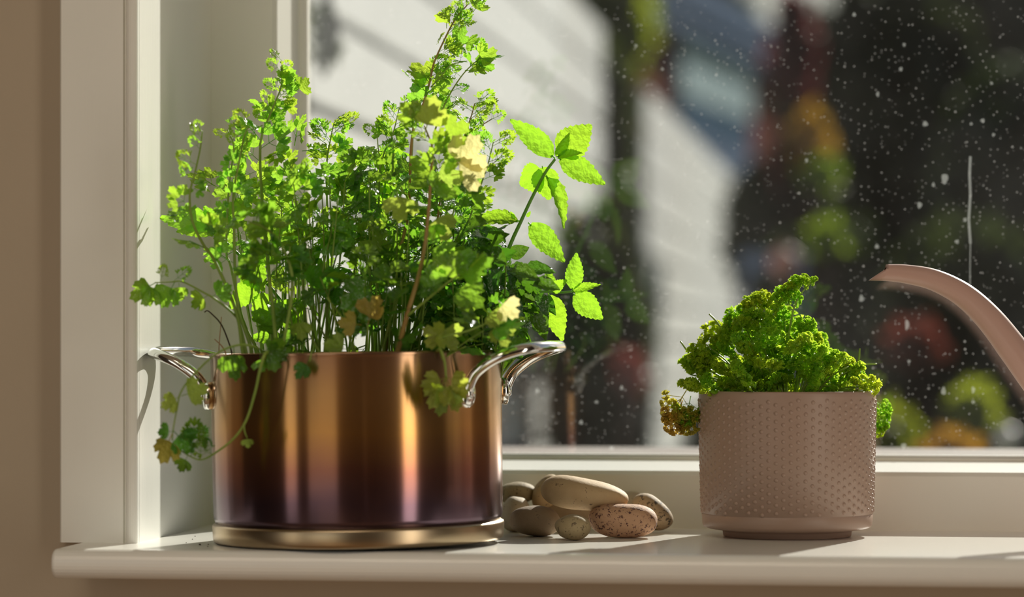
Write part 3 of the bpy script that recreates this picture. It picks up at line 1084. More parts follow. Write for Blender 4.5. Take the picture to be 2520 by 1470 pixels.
def mk_feather(seed):
    """finely cut upper coriander leaf"""
    rnd = random.Random(seed)
    V, F = [], []
    petiole(V, F, (0, 0), (0, 0.8), 0.010)
    for (y, ln) in ((0.28, 0.34), (0.52, 0.30), (0.72, 0.22)):
        for sg in (-1, 1):
            a = -sg * rnd.uniform(0.7, 1.0)
            tip = rot2((0, ln * 0.55), a)
            petiole(V, F, (0, y), (tip.x, y + tip.y), 0.008)
            for da in (-0.6, 0.0, 0.55):
                lobe(V, F, (tip.x, y + tip.y), a + da + rnd.uniform(-0.1, 0.1), ln * 0.75, 0.040)
    for da in (-0.5, 0, 0.5):
        lobe(V, F, (0, 0.78), da, 0.28, 0.046)
    V = [bend(v, 0.25 - 0.1 * seed, 0.15 * seed - 0.3, seed, 0.10) for v in V]
    return mesh_from('leaf_feathery', V, F)


def mk_ovate(seed, width=0.30, serr=0.0, curl=0.3, cup=0.4, ny=12, twist=0.0, rug=0.03, pet=0.12):
    """ovate leaf (basil smooth, mint serrated) with a folded midrib"""
    V, F = [], []
    nx = 3
    for j in range(ny + 1):
        t_ = j / ny
        w = width * (math.sin(math.pi * min(1, t_ * 0.98 + 0.02) ** 0.72) ** 0.85) * (1 - 0.12 * t_)
        y = pet + t_ * (1 - pet)
        for i in range(-nx, nx + 1):
            s_ = i / nx
            ww = w
            yy = y
            if serr and abs(i) == nx:
                ww = w * (1 + (serr if j % 2 else -serr * 0.4))
                yy = y + (0.03 if j % 2 else 0)
            x = s_ * ww
            z = cup * abs(x) * 0.9 - curl * (yy - pet) ** 2 + rug * math.sin(j * 1.9 + abs(i) * 1.3 + seed) * abs(s_)
            a = twist * t_
            V.append(Vector((x * math.cos(a), yy, z + x * math.sin(a))))
    m = 2 * nx + 1
    for j in range(ny):
        for i in range(m - 1):
            F.append((j * m + i, j * m + i + 1, (j + 1) * m + i + 1, (j + 1) * m + i))
    petiole(V, F, (0, 0), (0, pet + 0.03), 0.014)
    return mesh_from('leaf_ovate', V, F)


TRI = [mk_trifoliate(s) for s in (1, 2, 3, 4, 5)]
FAN = [mk_fan(s) for s in (1, 2, 3, 4)]
FEA = [mk_feather(s) for s in (1, 2, 3, 4)]
OVA = [mk_ovate(s, 0.31, 0.0, c, k) for s, c, k in ((1, 0.35, 0.5), (2, 0.6, 0.3), (3, 0.15, 0.6), (4, 0.8, 0.4))]
for lst in (TRI, FAN, FEA, OVA):
    for me in lst:
        me.shade_smooth()
MESH_CACHE = {}


def leaf_mesh(me, mat):
    k = (me.name, mat)
    if k not in MESH_CACHE:
        c = me.copy()
        c.materials.clear()
        c.materials.append(M[mat])
        MESH_CACHE[k] = c
    return MESH_CACHE[k]


def put_leaf(root, me, mat, base, direction, normal, size, name='leaf', wscale=1.0):
    y = Vector(direction).normalized()
    z = Vector(normal) - y * Vector(normal).dot(y)
    if z.length < 1e-4:
        z = y.orthogonal()
    z.normalize()
    x = y.cross(z)
    m = Matrix((x * size * wscale, y * size, z * size)).transposed().to_4x4()
    m.translation = Vector(base) - org(root)
    o = bpy.data.objects.new(name, leaf_mesh(me, mat))
    COL.objects.link(o)
    o.parent = root
    o.matrix_local = m
    return o


RN = random.Random(77)


def rvec(sx=1, sy=1, sz=1):
    return Vector((RN.gauss(0, sx), RN.gauss(0, sy), RN.gauss(0, sz)))


def cam_dir(right, up, away):
    return RGT * right + Vector((0, 0, up)) + FWD * away


def px_stem(root, pts, r0, r1, mat='stem', name='stem', n=6, seg=7):
    path = smooth_path([P(*p) for p in pts], n)
    tube(name, path, (r0, r1), mat, root, seg)
    return path


def dress(root, path, t0, t1, count, size0, size1, kinds, mat, spread=1.0, upb=0.35, cam=0.5):
    """alternate leaves along a stem; kinds: list of template lists from low to high"""
    n = len(path)
    for k in range(count):
        t_ = t0 + (t1 - t0) * (k + RN.uniform(-0.2, 0.2)) / max(1, count - 1)
        t_ = min(max(t_, 0), 1)
        i = min(int(t_ * (n - 1)), n - 2)
        p = path[i].lerp(path[i + 1], t_ * (n - 1) - i)
        tan = (path[i + 1] - path[i]).normalized()
        side = RN.choice((-1, 1)) if k > 1 else (1 if k else -1)
        out = RGT * (side * RN.uniform(0.5, 1.0)) + FWD * RN.uniform(-0.7, 0.7)
        d = tan * RN.uniform(0.3, 0.8) + out * spread + Vector((0, 0, upb * RN.uniform(-0.6, 1.0)))
        nrm = Vector((0, 0, 1)) * RN.uniform(0.2, 1.0) - FWD * cam * RN.uniform(0.0, 1.6) + rvec(0.35, 0.35, 0.35)
        kk = kinds[min(int((k / max(1, count)) * len(kinds)), len(kinds) - 1)]
        s = size0 + (size1 - size0) * k / max(1, count - 1)
        put_leaf(root, RN.choice(kk), mat, p, d, nrm, s * RN.uniform(0.8, 1.2))


def plant(name, px, d, label, cat='herb plant', group=None):
    b = P(px, 866, d)
    b.z = 0.134
    return empty(name, b, label, cat, group)


K = 1 / 3000.0

# tallest coriander, right of the middle, reaching the top of the frame
r = plant('coriander', 950, 2.49, 'tallest coriander stalk, its tip at the top of the photo')
p = px_stem(r, [(948, 880, 2.49), (962, 740, 2.49), (978, 635, 2.49), (996, 570, 2.49), (1006, 514, 2.50), (1010, 400, 2.50), (1017, 322, 2.505), (1042, 255, 2.51), (1058, 200, 2.51),
                (1068, 155, 2.515), (1095, 95, 2.52), (1120, 48, 2.52), (1150, 12, 2.525)], 0.0017, 0.0005, 'stem_red')
dress(r, p, 0.58, 1.0, 17, 0.022, 0.019, [FAN, FEA, FEA, FEA], 'coriander', 0.8, 0.3, 0.9)
for q in ((1085, 90), (1105, 60), (1130, 40), (1150, 30), (1160, 12), (1120, 95), (1140, 60), (1100, 120), (1170, 20), (1145, 100)):
    put_leaf(r, RN.choice(FEA + FAN), 'coriander', P(q[0] - 6, q[1] + 10, 2.52), cam_dir(RN.uniform(-0.6, 0.9), RN.uniform(0, 1), RN.uniform(-.4, .4)), -FWD + rvec(.5, .5, .5), 0.017)
p2 = px_stem(r, [(1015, 440, 2.50), (1058, 375, 2.51), (1072, 316, 2.515), (1100, 245, 2.52), (1140, 182, 2.52), (1182, 142, 2.52)], 0.0010, 0.0004)
dress(r, p2, 0.45, 1.0, 11, 0.022, 0.018, [FEA, FEA, FAN], 'coriander', 0.9, 0.4, 0.8)
for q in ((1165, 150), (1185, 135), (1180, 165), (1150, 165), (1120, 155), (1130, 235)):
    put_leaf(r, RN.choice(FEA + FAN), 'coriander', P(q[0] - 6, q[1] + 8, 2.52), cam_dir(RN.uniform(-0.6, 0.9), RN.uniform(-0.2, 1), RN.uniform(-.4, .4)), -FWD + rvec(.5, .5, .5), 0.017)
for q, a, s_ in (((1060, 215), 0.9, 0.018), ((1050, 218), -0.4, 0.014), ((1062, 300), 0.2, 0.030), ((1040, 290), -0.3, 0.020)):
    put_leaf(r, RN.choice(FAN), 'coriander', P(q[0], q[1], 2.51), cam_dir(a, 0.3, 0.2), -FWD + rvec(.3, .3, .3), s_)
p3 = px_stem(r, [(1060, 215, 2.51), (1085, 188, 2.51), (1110, 160, 2.51), (1150, 150, 2.51)], 0.0006, 0.0003)
dress(r, p3, 0.2, 1.0, 6, 0.013, 0.014, [FEA], 'coriander', 0.9, 0.5, 0.8)

# front coriander with a pinkish stem and faded leaves
r = plant('coriander', 985, 2.41, 'coriander stalk with a pinkish stem and large faded yellow leaves')
p = px_stem(r, [(975, 880, 2.41), (1002, 775, 2.40), (1030, 680, 2.40), (1046, 600, 2.40), (1056, 500, 2.41), (1061, 420, 2.42), (1064, 365, 2.43), (1045, 310, 2.44)], 0.0022, 0.0007, 'stem_red')
dress(r, p, 0.55, 1.0, 13, 0.024, 0.020, [FAN, TRI, FEA], 'coriander', 0.9, 0.2, 0.9)
for (q, a, b_, s_, m_) in (((1110, 420), 0.75, 0.85, 0.034, 'pale_leaf'), ((1060, 425), 0.5, -0.1, 0.026, 'yellow_leaf'), ((1110, 432), 0.95, 0.2, 0.028, 'pale_leaf'), ((1045, 330), 0.25, 1.0, 0.030, 'yellow_leaf'),
                           ((990, 465), -0.1, -1.0, 0.026, 'yellow_leaf'), ((1065, 520), 0.5, -0.9, 0.026, 'yellow_leaf'), ((1055, 540), 0.3, -1.0, 0.020, 'coriander'),
                           ((1070, 590), 0.6, -0.8, 0.020, 'coriander'), ((1030, 300), -0.6, 0.6, 0.02, 'coriander'), ((1085, 340), 0.8, 0.4, 0.024, 'coriander')):
    put_leaf(r, RN.choice(FAN), m_, P(q[0], q[1], 2.42), cam_dir(a, b_, RN.uniform(-.2, .2)), -FWD + rvec(.25, .25, .25), s_)
p2 = px_stem(r, [(1000, 780, 2.40), (1060, 730, 2.39), (1110, 690, 2.38), (1150, 665, 2.38)], 0.0012, 0.0006)
for (q, a, b_, s_) in (((1095, 700), 0.3, 0.9, 0.026), ((1115, 690), 0.8, 0.5, 0.034), ((1110, 700), 0.8, -0.5, 0.030), ((1075, 720), -0.2, 0.8, 0.022), ((1145, 665), 0.6, 0.6, 0.020)):
    put_leaf(r, RN.choice(FAN), 'coriander', P(q[0], q[1], 2.385), cam_dir(a, b_, -0.2), -FWD * 0.8 + Vector((0, 0, 1)) + rvec(.2, .2, .2), s_)

# two coriander stalks right of the middle
for (pts, lab, mt) in (([(1120, 880, 2.50), (1128, 680, 2.50), (1150, 560, 2.50), (1182, 460, 2.50), (1202, 400, 2.50), (1214, 350, 2.50)], 'slim coriander stalk left of the upright mint sprig', 'stem'),
                       ([(1050, 880, 2.56), (1075, 560, 2.56), (1092, 455, 2.56), (1122, 388, 2.56), (1140, 342, 2.56), (1160, 285, 2.56), (1168, 255, 2.56)], 'coriander stalk behind the faded yellow leaves', 'stem_red'),
                       ([(900, 880, 2.55), (920, 540, 2.55), (940, 395, 2.55), (966, 332, 2.55), (982, 268, 2.55)], 'slim coriander stalk left of the tallest one', 'stem'),
                       ([(812, 880, 2.56), (806, 560, 2.56), (804, 410, 2.56), (812, 350, 2.56), (822, 302, 2.56)], 'short feathery coriander stalk above the middle of the pot', 'stem'),
                       ([(925, 880, 2.53), (932, 500, 2.53), (934, 420, 2.53), (928, 330, 2.53)], 'thin grassy coriander shoot beside the round green leaf', 'stem'),
                       ([(1000, 880, 2.57), (1010, 470, 2.57), (1016, 330, 2.57), (1016, 240, 2.57), (1020, 200, 2.57)], 'thin coriander shoot just left of the tallest stalk', 'stem')):
    r = plant('coriander', pts[0][0], pts[0][2], lab)
    p = px_stem(r, pts, 0.0011, 0.0004, mt)
    thin = 'thin' in lab
    dress(r, p, 0.5, 1.0, 5 if thin else 14, 0.016 if thin else 0.020, 0.014 if thin else 0.021, [TRI, FEA, FEA], 'coriander', 0.9, 0.4, 0.8)

# branch of the stalk behind the faded leaves
r = plant('coriander', 1060, 2.57, 'coriander stalk arching right under the second highest tip')
p = px_stem(r, [(1060, 880, 2.57), (1085, 520, 2.57), (1112, 420, 2.57), (1140, 360, 2.57), (1170, 320, 2.57), (1212, 292, 2.57)], 0.0010, 0.0004, 'stem_red')
dress(r, p, 0.55, 1.0, 10, 0.018, 0.015, [FEA], 'coriander', 0.8, 0.4, 0.8)

# left group
LEFT = [
    ([(602, 885, 2.43), (596, 857, 2.43), (581, 766, 2.43), (530, 646, 2.43), (501, 603, 2.43), (474, 546, 2.43), (467, 480, 2.43), (480, 425, 2.43), (493, 365, 2.43), (498, 322, 2.43)],
     'coriander stalk bending farthest left, its tip before the window reveal', 0.0017, 10),
    ([(618, 885, 2.46), (616, 851, 2.46), (588, 766, 2.46), (579, 694, 2.46), (576, 566, 2.46), (574, 480, 2.46), (590, 392, 2.46), (600, 340, 2.46), (612, 310, 2.46)],
     'coriander stalk second from the left, crossing the window stile', 0.0017, 11),
    ([(640, 885, 2.50), (633, 860, 2.50), (598, 789, 2.50), (568, 657, 2.50), (557, 617, 2.50), (562, 480, 2.50), (567, 430, 2.50), (575, 360, 2.50), (560, 320, 2.50)],
     'coriander stalk third from the left with a drooping tip', 0.0015, 10),
    ([(672, 885, 2.50), (664, 700, 2.50), (650, 560, 2.50), (644, 480, 2.50), (640, 378, 2.50), (646, 329, 2.50), (662, 289, 2.50), (678, 250, 2.50), (692, 210, 2.50), (694, 150, 2.50)],
     'tall coriander stalk on the left leaning towards the window glass', 0.0016, 14),
]
for (pts, lab, r0, cnt) in LEFT:
    r = plant('coriander', pts[0][0], pts[0][2], lab)
    p = px_stem(r, pts, r0, 0.0005, 'stem')
    dress(r, p, 0.42, 1.0, cnt, 0.025, 0.016, [TRI, TRI, FEA, FEA], 'coriander', 0.9, 0.35, 1.1)
    if 'tall' in lab:
        for q in ((690, 190), (700, 200), (712, 195), (725, 190), (735, 215), (700, 225), (690, 240), (660, 255), (655, 240), (700, 260), (692, 165), (665, 275), (715, 225)):
            put_leaf(r, RN.choice(FEA + FAN), 'coriander', P(q[0] - 8, q[1] + 10, 2.50), cam_dir(RN.uniform(-0.5, 0.9), RN.uniform(-0.2, 1), RN.uniform(-.4, .4)), -FWD + rvec(.4, .4, .4), 0.015)

# leaves of the drooping cluster on the far left
r = plant('coriander', 560, 2.44, 'low coriander spray reaching left over the pot handle')
p = px_stem(r, [(610, 885, 2.44), (590, 800, 2.44), (573, 771, 2.43), (530, 737, 2.42), (501, 720, 2.42), (450, 694, 2.42), (424, 694, 2.42), (381, 696, 2.42)], 0.0012, 0.0005)
for (q, a, b_, s_, k_) in (((385, 695), -0.9, -0.5, 0.024, FAN), ((388, 697), -0.5, -0.8, 0.020, FAN), ((430, 694), -0.5, -0.9, 0.022, FAN), ((440, 696), 0.05, -1.0, 0.014, FAN), ((425, 694), 0.6, 0.5, 0.018, FEA),
                           ((395, 693), 0.2, 0.8, 0.014, FEA), ((512, 727), -0.7, -0.4, 0.016, FAN), ((520, 732), 0.8, 0.5, 0.018, FAN)):
    put_leaf(r, RN.choice(k_), 'coriander', P(q[0], q[1], 2.42), cam_dir(a, b_, 0.0), -FWD + Vector((0, 0, 0.4)) + rvec(.3, .3, .3), s_)

r = plant('coriander', 676, 2.40, 'short coriander with dark clustered leaves at the front left')
p = px_stem(r, [(680, 885, 2.40), (679, 850, 2.40), (670, 740, 2.40), (662, 680, 2.40)], 0.0017, 0.0012)
for (q, a, b_, s_) in (((660, 680), -0.8, 0.3, 0.026), ((665, 680), 0.8, 0.2, 0.026), ((662, 670), -0.2, 0.9, 0.024), ((668, 670), 0.6, 0.7, 0.026), ((655, 660), -0.9, -0.1, 0.022), ((664, 640), 0.2, 1.0, 0.026), ((664, 630), -0.7, 0.6, 0.022),
                       ((690, 625), 0.9, 0.1, 0.022)):
    put_leaf(r, RN.choice(TRI), 'parsley', P(q[0], q[1], 2.395), cam_dir(a, b_, -0.4), Vector((0, 0, 1)) - FWD * 0.5 + rvec(.25, .25, .25), s_ * 1.15)
p = px_stem(r, [(690, 885, 2.39), (720, 700, 2.385), (690, 600, 2.385), (650, 560, 2.385), (610, 545, 2.385)], 0.0014, 0.0007)
dress(r, p, 0.6, 1.0, 7, 0.026, 0.024, [FAN, TRI], 'coriander', 0.8, 0.1, 0.6)

# centre: dense flat parsley clumps
def region(poly, n):
    """random photo positions inside a polygon"""
    xs = [p[0] for p in poly]
    ys = [p[1] for p in poly]
    out = []
    while len(out) < n:
        x, y = RN.uniform(min(xs), max(xs)), RN.uniform(min(ys), max(ys))
        ins = False
        j = len(poly) - 1
        for i in range(len(poly)):
            if (poly[i][1] > y) != (poly[j][1] > y) and x < (poly[j][0] - poly[i][0]) * (y - poly[i][1]) / (poly[j][1] - poly[i][1]) + poly[i][0]:
                ins = not ins
            j = i
        if ins:
            out.append((x, y))
    return out


def clump(name, label, cx, d0, d1, poly, n, stems, kinds, mat, size, droop=0.0, normal_up=0.7):
    r = plant(name, cx, (d0 + d1) / 2, label)
    pts = region(poly, n)
    for i, (x, y) in enumerate(pts):
        d = RN.uniform(d0, d1)
        tip = P(x, y, d)
        dx = (x - cx) / 260.0
        dirv = cam_dir(dx * 0.8 + RN.gauss(0, 0.5), RN.uniform(-0.5, 0.8) - droop, RN.gauss(0, 0.5))
        nrm = Vector((0, 0, normal_up)) - FWD * RN.uniform(0.0, 1.4) + rvec(.45, .45, .45)
        put_leaf(r, RN.choice(kinds), mat, tip, dirv, nrm, size * RN.uniform(0.7, 1.3))
        if i < stems:
            base = P(cx + (x - cx) * 0.45 + RN.uniform(-30, 30), 866, min(max(d, 2.42), 2.58))
            base.z = 0.135
            mid = base.lerp(tip, 0.5) + Vector((RN.gauss(0, .004), 0, 0.006))
            tube('stem', smooth_path([base, mid, tip], 5), (0.0011, 0.0005), 'stem', r, 5)
    return r


clump('parsley', 'leafy parsley clump at the left middle of the copper pot', 790, 2.44, 2.58,
      [(690, 400), (720, 340), (770, 400), (830, 420), (880, 470), (880, 640), (830, 700), (720, 690), (700, 560)], 84, 28, TRI + TRI + FEA, 'coriander', 0.024)
clump('parsley', 'dense bright parsley clump at the centre of the copper pot', 950, 2.46, 2.60,
      [(870, 430), (890, 390), (960, 400), (1010, 430), (1080, 420), (1130, 470), (1170, 560), (1150, 660), (1000, 700), (880, 660)], 150, 36, TRI + TRI + FEA, 'parsley', 0.024)
clump('parsley', 'low dark parsley clump along the front rim of the copper pot', 900, 2.39, 2.50,
      [(690, 760), (760, 690), (880, 640), (1050, 660), (1160, 700), (1230, 780), (1240, 862), (700, 862)], 96, 26, TRI + FAN + OVA[:1], 'parsley', 0.027, 0.1)
clump('basil', 'dark glossy basil mound at the right of the copper pot', 1170, 2.46, 2.60,
      [(1090, 560), (1160, 545), (1210, 580), (1262, 615), (1300, 670), (1322, 720), (1312, 790), (1272, 850), (1180, 858), (1060, 800), (1050, 660)], 250, 30, OVA, 'basil', 0.023, 0.35, 0.8)
clump('basil', 'bright round-leaved basil sprig near the top middle of the greenery', 905, 2.55, 2.60,
      [(876, 385), (950, 375), (1000, 440), (960, 480), (890, 470)], 16, 5, OVA, 'mint', 0.028, 0.0, 0.5)
clump('parsley', 'sparse parsley between the left stalks and the centre', 690, 2.48, 2.58,
      [(540, 420), (600, 380), (700, 420), (700, 640), (600, 600), (540, 520)], 24, 10, TRI + FAN, 'coriander', 0.024)

# yellowed low leaves at the front
r = plant('coriander', 930, 2.39, 'yellowing coriander leaves low at the front of the copper pot')
for (q, a, b_, s_, m_) in (((905, 800), 0.3, 0.8, 0.024, 'yellow_dry'), ((890, 800), -0.9, 0.1, 0.018, 'yellow_dry'), ((1215, 790), 0.4, -0.7, 0.022, 'yellow_leaf'), ((1190, 760), 0.5, -0.4, 0.024, 'yellow_leaf'), ((1225, 740), 0.6, -0.5, 0.02, 'pale_leaf'),
                           ((1080, 800), 0.5, -0.6, 0.022, 'yellow_leaf'), ((1100, 840), -0.6, 0.3, 0.02, 'yellow_leaf'), ((860, 862), -0.8, 0.2, 0.02, 'yellow_leaf'), ((735, 780), 0.1, -1, 0.018, 'yellow_leaf')):
    put_leaf(r, RN.choice(FAN), m_, P(q[0], q[1], 2.392), cam_dir(a, b_, -0.1), -FWD + Vector((0, 0, .4)) + rvec(.3, .3, .3), s_)
px_stem(r, [(1090, 885, 2.40), (1082, 850, 2.395), (1090, 830, 2.39), (1150, 815, 2.385), (1200, 795, 2.385)], 0.0012, 0.0007)
px_stem(r, [(900, 885, 2.40), (905, 850, 2.395), (905, 800, 2.392)], 0.001, 0.0006)

# trailing stems over the rim
r = empty('coriander', P(650, 868, 2.385), 'trailing coriander stem hanging down across the copper pot side', 'herb plant')
p = px_stem(r, [(670, 862, 2.40), (652, 872, 2.376), (640, 910, 2.374), (628, 965, 2.376), (606, 1035, 2.378), (575, 1080, 2.38), (530, 1115, 2.385), (495, 1132, 2.39), (465, 1122, 2.39), (440, 1105, 2.39)], 0.0014, 0.0005)
px_stem(r, [(600, 1042, 2.378), (602, 1062, 2.376), (608, 1078, 2.375)], 0.0007, 0.0004)
put_leaf(r, FAN[0], 'yellow_leaf', P(608, 1074, 2.375), cam_dir(0.1, -1, 0), -FWD + rvec(.2, .2, .2), 0.009)
for (q, a, b_, s_, k_, m_) in (((525, 1118), -0.8, 0.2, 0.020, FEA, 'coriander'), ((520, 1120), -0.2, 0.9, 0.014, FEA, 'parsley'), ((470, 1124), 0.1, 1, 0.030, FEA, 'parsley'), ((462, 1122), -0.5, -0.9, 0.014, FAN, 'parsley'), ((472, 1110), 0.5, 0.9, 0.022, FEA, 'parsley'),
                               ((450, 1115), 0.2, 0.9, 0.020, FEA, 'parsley'), ((490, 1130), 0.2, 0.8, 0.018, FEA, 'parsley')):
    put_leaf(r, RN.choice(k_), m_, P(q[0], q[1], 2.388), cam_dir(a, b_, 0), -FWD + rvec(.3, .3, .3), s_)

r = empty('coriander', P(640, 866, 2.385), 'trailing coriander stem looping over the left pot handle with yellow leaves', 'herb plant')
p = px_stem(r, [(650, 866, 2.395), (620, 852, 2.385), (580, 851, 2.38), (528, 874, 2.38), (470, 930, 2.385), (444, 968, 2.385), (436, 1005, 2.385), (426, 1058, 2.385), (424, 1085, 2.385)], 0.0010, 0.0005)
for (q, a, b_, s_, k_, m_) in (((446, 975), 0.6, 0.2, 0.021, FAN, 'yellow_leaf'), ((444, 975), -0.9, -0.5, 0.017, FAN, 'yellow_leaf'), ((426, 1060), 0.5, -0.5, 0.022, FAN, 'parsley'), ((424, 1068), -0.4, -0.9, 0.024, FAN, 'yellow_dry'),
                               ((425, 1062), -0.8, 0.0, 0.012, FAN, 'parsley'), ((575, 853), 0.0, -1, 0.026, FAN, 'parsley'), ((620, 855), 0.6, -0.4, 0.026, TRI, 'parsley'), ((640, 862), 0.9, -0.2, 0.024, FAN, 'parsley')):
    put_leaf(r, RN.choice(k_), m_, P(q[0], q[1], 2.383), cam_dir(a, b_, 0), -FWD + rvec(.3, .3, .3), s_)

r = empty('coriander', P(1080, 866, 2.39), 'yellow green leaf bunch hanging beside the right pot handle', 'herb plant')
px_stem(r, [(1075, 862, 2.40), (1084, 862, 2.378), (1094, 890, 2.372), (1098, 930, 2.371)], 0.0013, 0.0008)
for (a, b_, s_) in ((-0.5, -0.9, 0.026), (0.35, -0.9, 0.026), (-0.9, -0.3, 0.020), (0.8, -0.2, 0.018), (0.0, -1.0, 0.028)):
    put_leaf(r, RN.choice(FAN), 'yellow_leaf', P(1098, 930, 2.370), cam_dir(a, b_, -0.1), -FWD + rvec(.25, .25, .25), s_, 'leaf', 0.8)
r = empty('coriander', P(765, 866, 2.39), 'single narrow leaf hanging over the copper rim', 'herb plant')
px_stem(r, [(768, 862, 2.395), (766, 872, 2.376), (762, 890, 2.374)], 0.0008, 0.0005)
put_leaf(r, FAN[2], 'parsley', P(763, 886, 2.374), cam_dir(-0.6, -0.8, 0), -FWD + rvec(.2, .2, .2), 0.018, 'leaf', 0.7)

# dry twigs at the left of the soil
r = plant('dry_twig', 566, 2.46, 'black dry twig arching left above the pot rim', 'twig')
px_stem(r, [(572, 880, 2.46), (566, 852, 2.46), (545, 800, 2.46), (520, 772, 2.46), (510, 765, 2.46), (503, 769, 2.46)], 0.0007, 0.0005, 'twig')
r = plant('dry_twig', 540, 2.47, 'thin pink dry stalk beside the black twig', 'twig')
px_stem(r, [(538, 880, 2.47), (540, 840, 2.47), (545, 780, 2.47)], 0.0005, 0.0003, 'straw')
r = plant('dry_twig', 545, 2.45, 'short pale dry stalk at the left inside the pot', 'twig')
px_stem(r, [(560, 880, 2.45), (548, 855, 2.45), (528, 835, 2.45)], 0.0007, 0.0004, 'straw')

# ------------------------------------------------------------------ mint, leaf by leaf
def mint_leaf(root, b, t_, d, wpx, tilt=(0, 0, 0), seed=0, curl=0.15, cup=0.25, db=0.0, mat='mint'):
    """leaf from pixel b to pixel t_; tilt adds to the normal"""
    p0, p1 = P(b[0], b[1], d), P(t_[0], t_[1], d + db)
    ln = (p1 - p0).length
    me = mk_ovate(seed, max(0.2, wpx * K / ln / 2), 0.07, curl, cup, 18, RN.uniform(-0.3, 0.3), 0.02, 0.05)
    me.materials.append(M[mat])
    me.shade_smooth()
    y = (p1 - p0).normalized()
    nrm = -FWD + cam_dir(*tilt)
    z = (nrm - y * nrm.dot(y)).normalized()
    x = y.cross(z)
    m = Matrix((x * ln, y * ln, z * ln)).transposed().to_4x4()
    m.translation = p0 - org(root)
    o = bpy.data.objects.new('leaf', me)
    COL.objects.link(o)
    o.parent = root
    o.matrix_local = m
    return o


r = plant('mint', 1190, 2.55, 'upright mint sprig with large toothed leaves right of the greenery')
DM = 2.56
px_stem(r, [(1180, 880, 2.55), (1215, 720, 2.555), (1252, 612, DM), (1282, 545, DM), (1310, 485, DM), (1342, 425, DM), (1366, 392, DM)], 0.0019, 0.0011, 'stem_mint', n=5, seg=8)
for i, (b, tp, w, tilt, cu, cp, db) in enumerate((
        ((1366, 390), (1258, 290), 58, (0.2, 0.2, 0), 0.10, 0.2, 0.0), ((1372, 386), (1456, 306), 88, (0, 0, 0), 0.12, 0.1, 0.0), ((1372, 388), (1492, 450), 64, (0, 0.2, 0), 0.18, 0.2, 0.0),
        ((1368, 388), (1402, 330), 24, (0.4, 0, 0), 0.1, 0.4, -0.012), ((1372, 386), (1430, 374), 26, (0.1, 0.5, 0), 0.1, 0.5, -0.015),
        ((1340, 425), (1276, 455), 80, (0.1, 0.1, 0), 0.1, 0.1, 0.01), ((1334, 408), (1352, 492), 72, (0.1, -0.1, 0), 0.1, 0.15, 0.0), ((1344, 432), (1404, 550), 26, (0.9, 0.0, 0), 0.25, 0.7, -0.01),
        ((1280, 545), (1160, 520), 48, (0, 0.9, 0), 0.35, 0.35, -0.01), ((1300, 548), (1394, 642), 66, (0.1, 0.2, 0), 0.22, 0.15, 0.0), ((1268, 540), (1256, 520), 10, (0, 0, 0), 0.1, 0.3, 0.0),
        ((1296, 535), (1306, 520), 10, (0, 0, 0), 0.1, 0.3, 0.0))):
    mint_leaf(r, b, tp, DM, w, tilt, i, cu, cp, db)

r = plant('mint', 1240, 2.57, 'low mint sprig reaching right below the upright mint')
px_stem(r, [(1215, 880, 2.56), (1240, 810, 2.56), (1275, 755, 2.56), (1310, 725, 2.56), (1345, 718, 2.56), (1380, 720, 2.56), (1408, 718, 2.56)], 0.0017, 0.0009, 'stem_mint', n=5, seg=8)
for i, (b, tp, w, tilt, cu, cp, db) in enumerate((
        ((1408, 716), (1420, 622), 48, (0.1, 0, 0), 0.12, 0.3, 0.0), ((1408, 718), (1476, 698), 32, (0, 0.6, 0), 0.1, 0.4, -0.01), ((1410, 722), (1484, 786), 62, (0, 0.1, 0), 0.12, 0.2, 0.0),
        ((1352, 720), (1350, 660), 40, (0.5, 0, 0), 0.12, 0.3, 0.0), ((1356, 718), (1390, 690), 34, (0, 0.3, 0), 0.2, 0.3, -0.01), ((1350, 722), (1384, 836), 62, (0, 0, 0), 0.15, 0.1, -0.01),
        ((1310, 728), (1330, 690), 30, (0.5, 0.3, 0), 0.3, 0.4, 0.0), ((1290, 745), (1310, 796), 52, (0, 0.1, 0), 0.2, 0.2, 0.0), ((1318, 722), (1318, 775), 22, (0.7, 0, 0), 0.3, 0.4, 0.0))):
    mint_leaf(r, b, tp, 2.56, w, tilt, i + 20, cu, cp, db, 'basil' if i in (6, 8) else 'mint')

r = plant('mint', 740, 2.53, 'mint stem leaning left with a pointed leaf touching the reveal')
px_stem(r, [(760, 880, 2.53), (690, 740, 2.52), (620, 660, 2.51), (560, 600, 2.505), (520, 562, 2.505)], 0.0016, 0.0010, 'stem_mint', n=5)
for i, (b, tp, w, tilt, cu, cp, db) in enumerate((
        ((540, 560), (388, 526), 52, (0, 0.6, 0), 0.1, 0.25, 0.03), ((545, 565), (432, 565), 46, (0, 0.4, 0), 0.15, 0.2, 0.0), ((600, 640), (650, 715), 74, (0.1, 0.2, 0), 0.15, 0.2, 0.0), ((640, 690), (560, 760), 60, (0.1, 0.2, 0), 0.2, 0.2, 0.0),
        ((680, 730), (620, 790), 76, (0, 0.2, 0), 0.15, 0.2, 0.0), ((690, 740), (745, 810), 84, (0, 0, 0), 0.15, 0.2, 0.0), ((700, 835), (610, 825), 40, (0, 0.5, 0), 0.2, 0.3, 0.0),
        ((560, 590), (500, 500), 54, (0.1, 0.2, 0), 0.2, 0.2, 0.01), ((600, 630), (690, 640), 44, (0, 0.5, 0), 0.2, 0.3, 0.0), ((560, 560), (600, 480), 60, (0, 0.2, 0), 0.2, 0.2, 0.01))):
    mint_leaf(r, b, tp, 2.505, w, tilt, i + 40, cu, cp, db, 'mint')

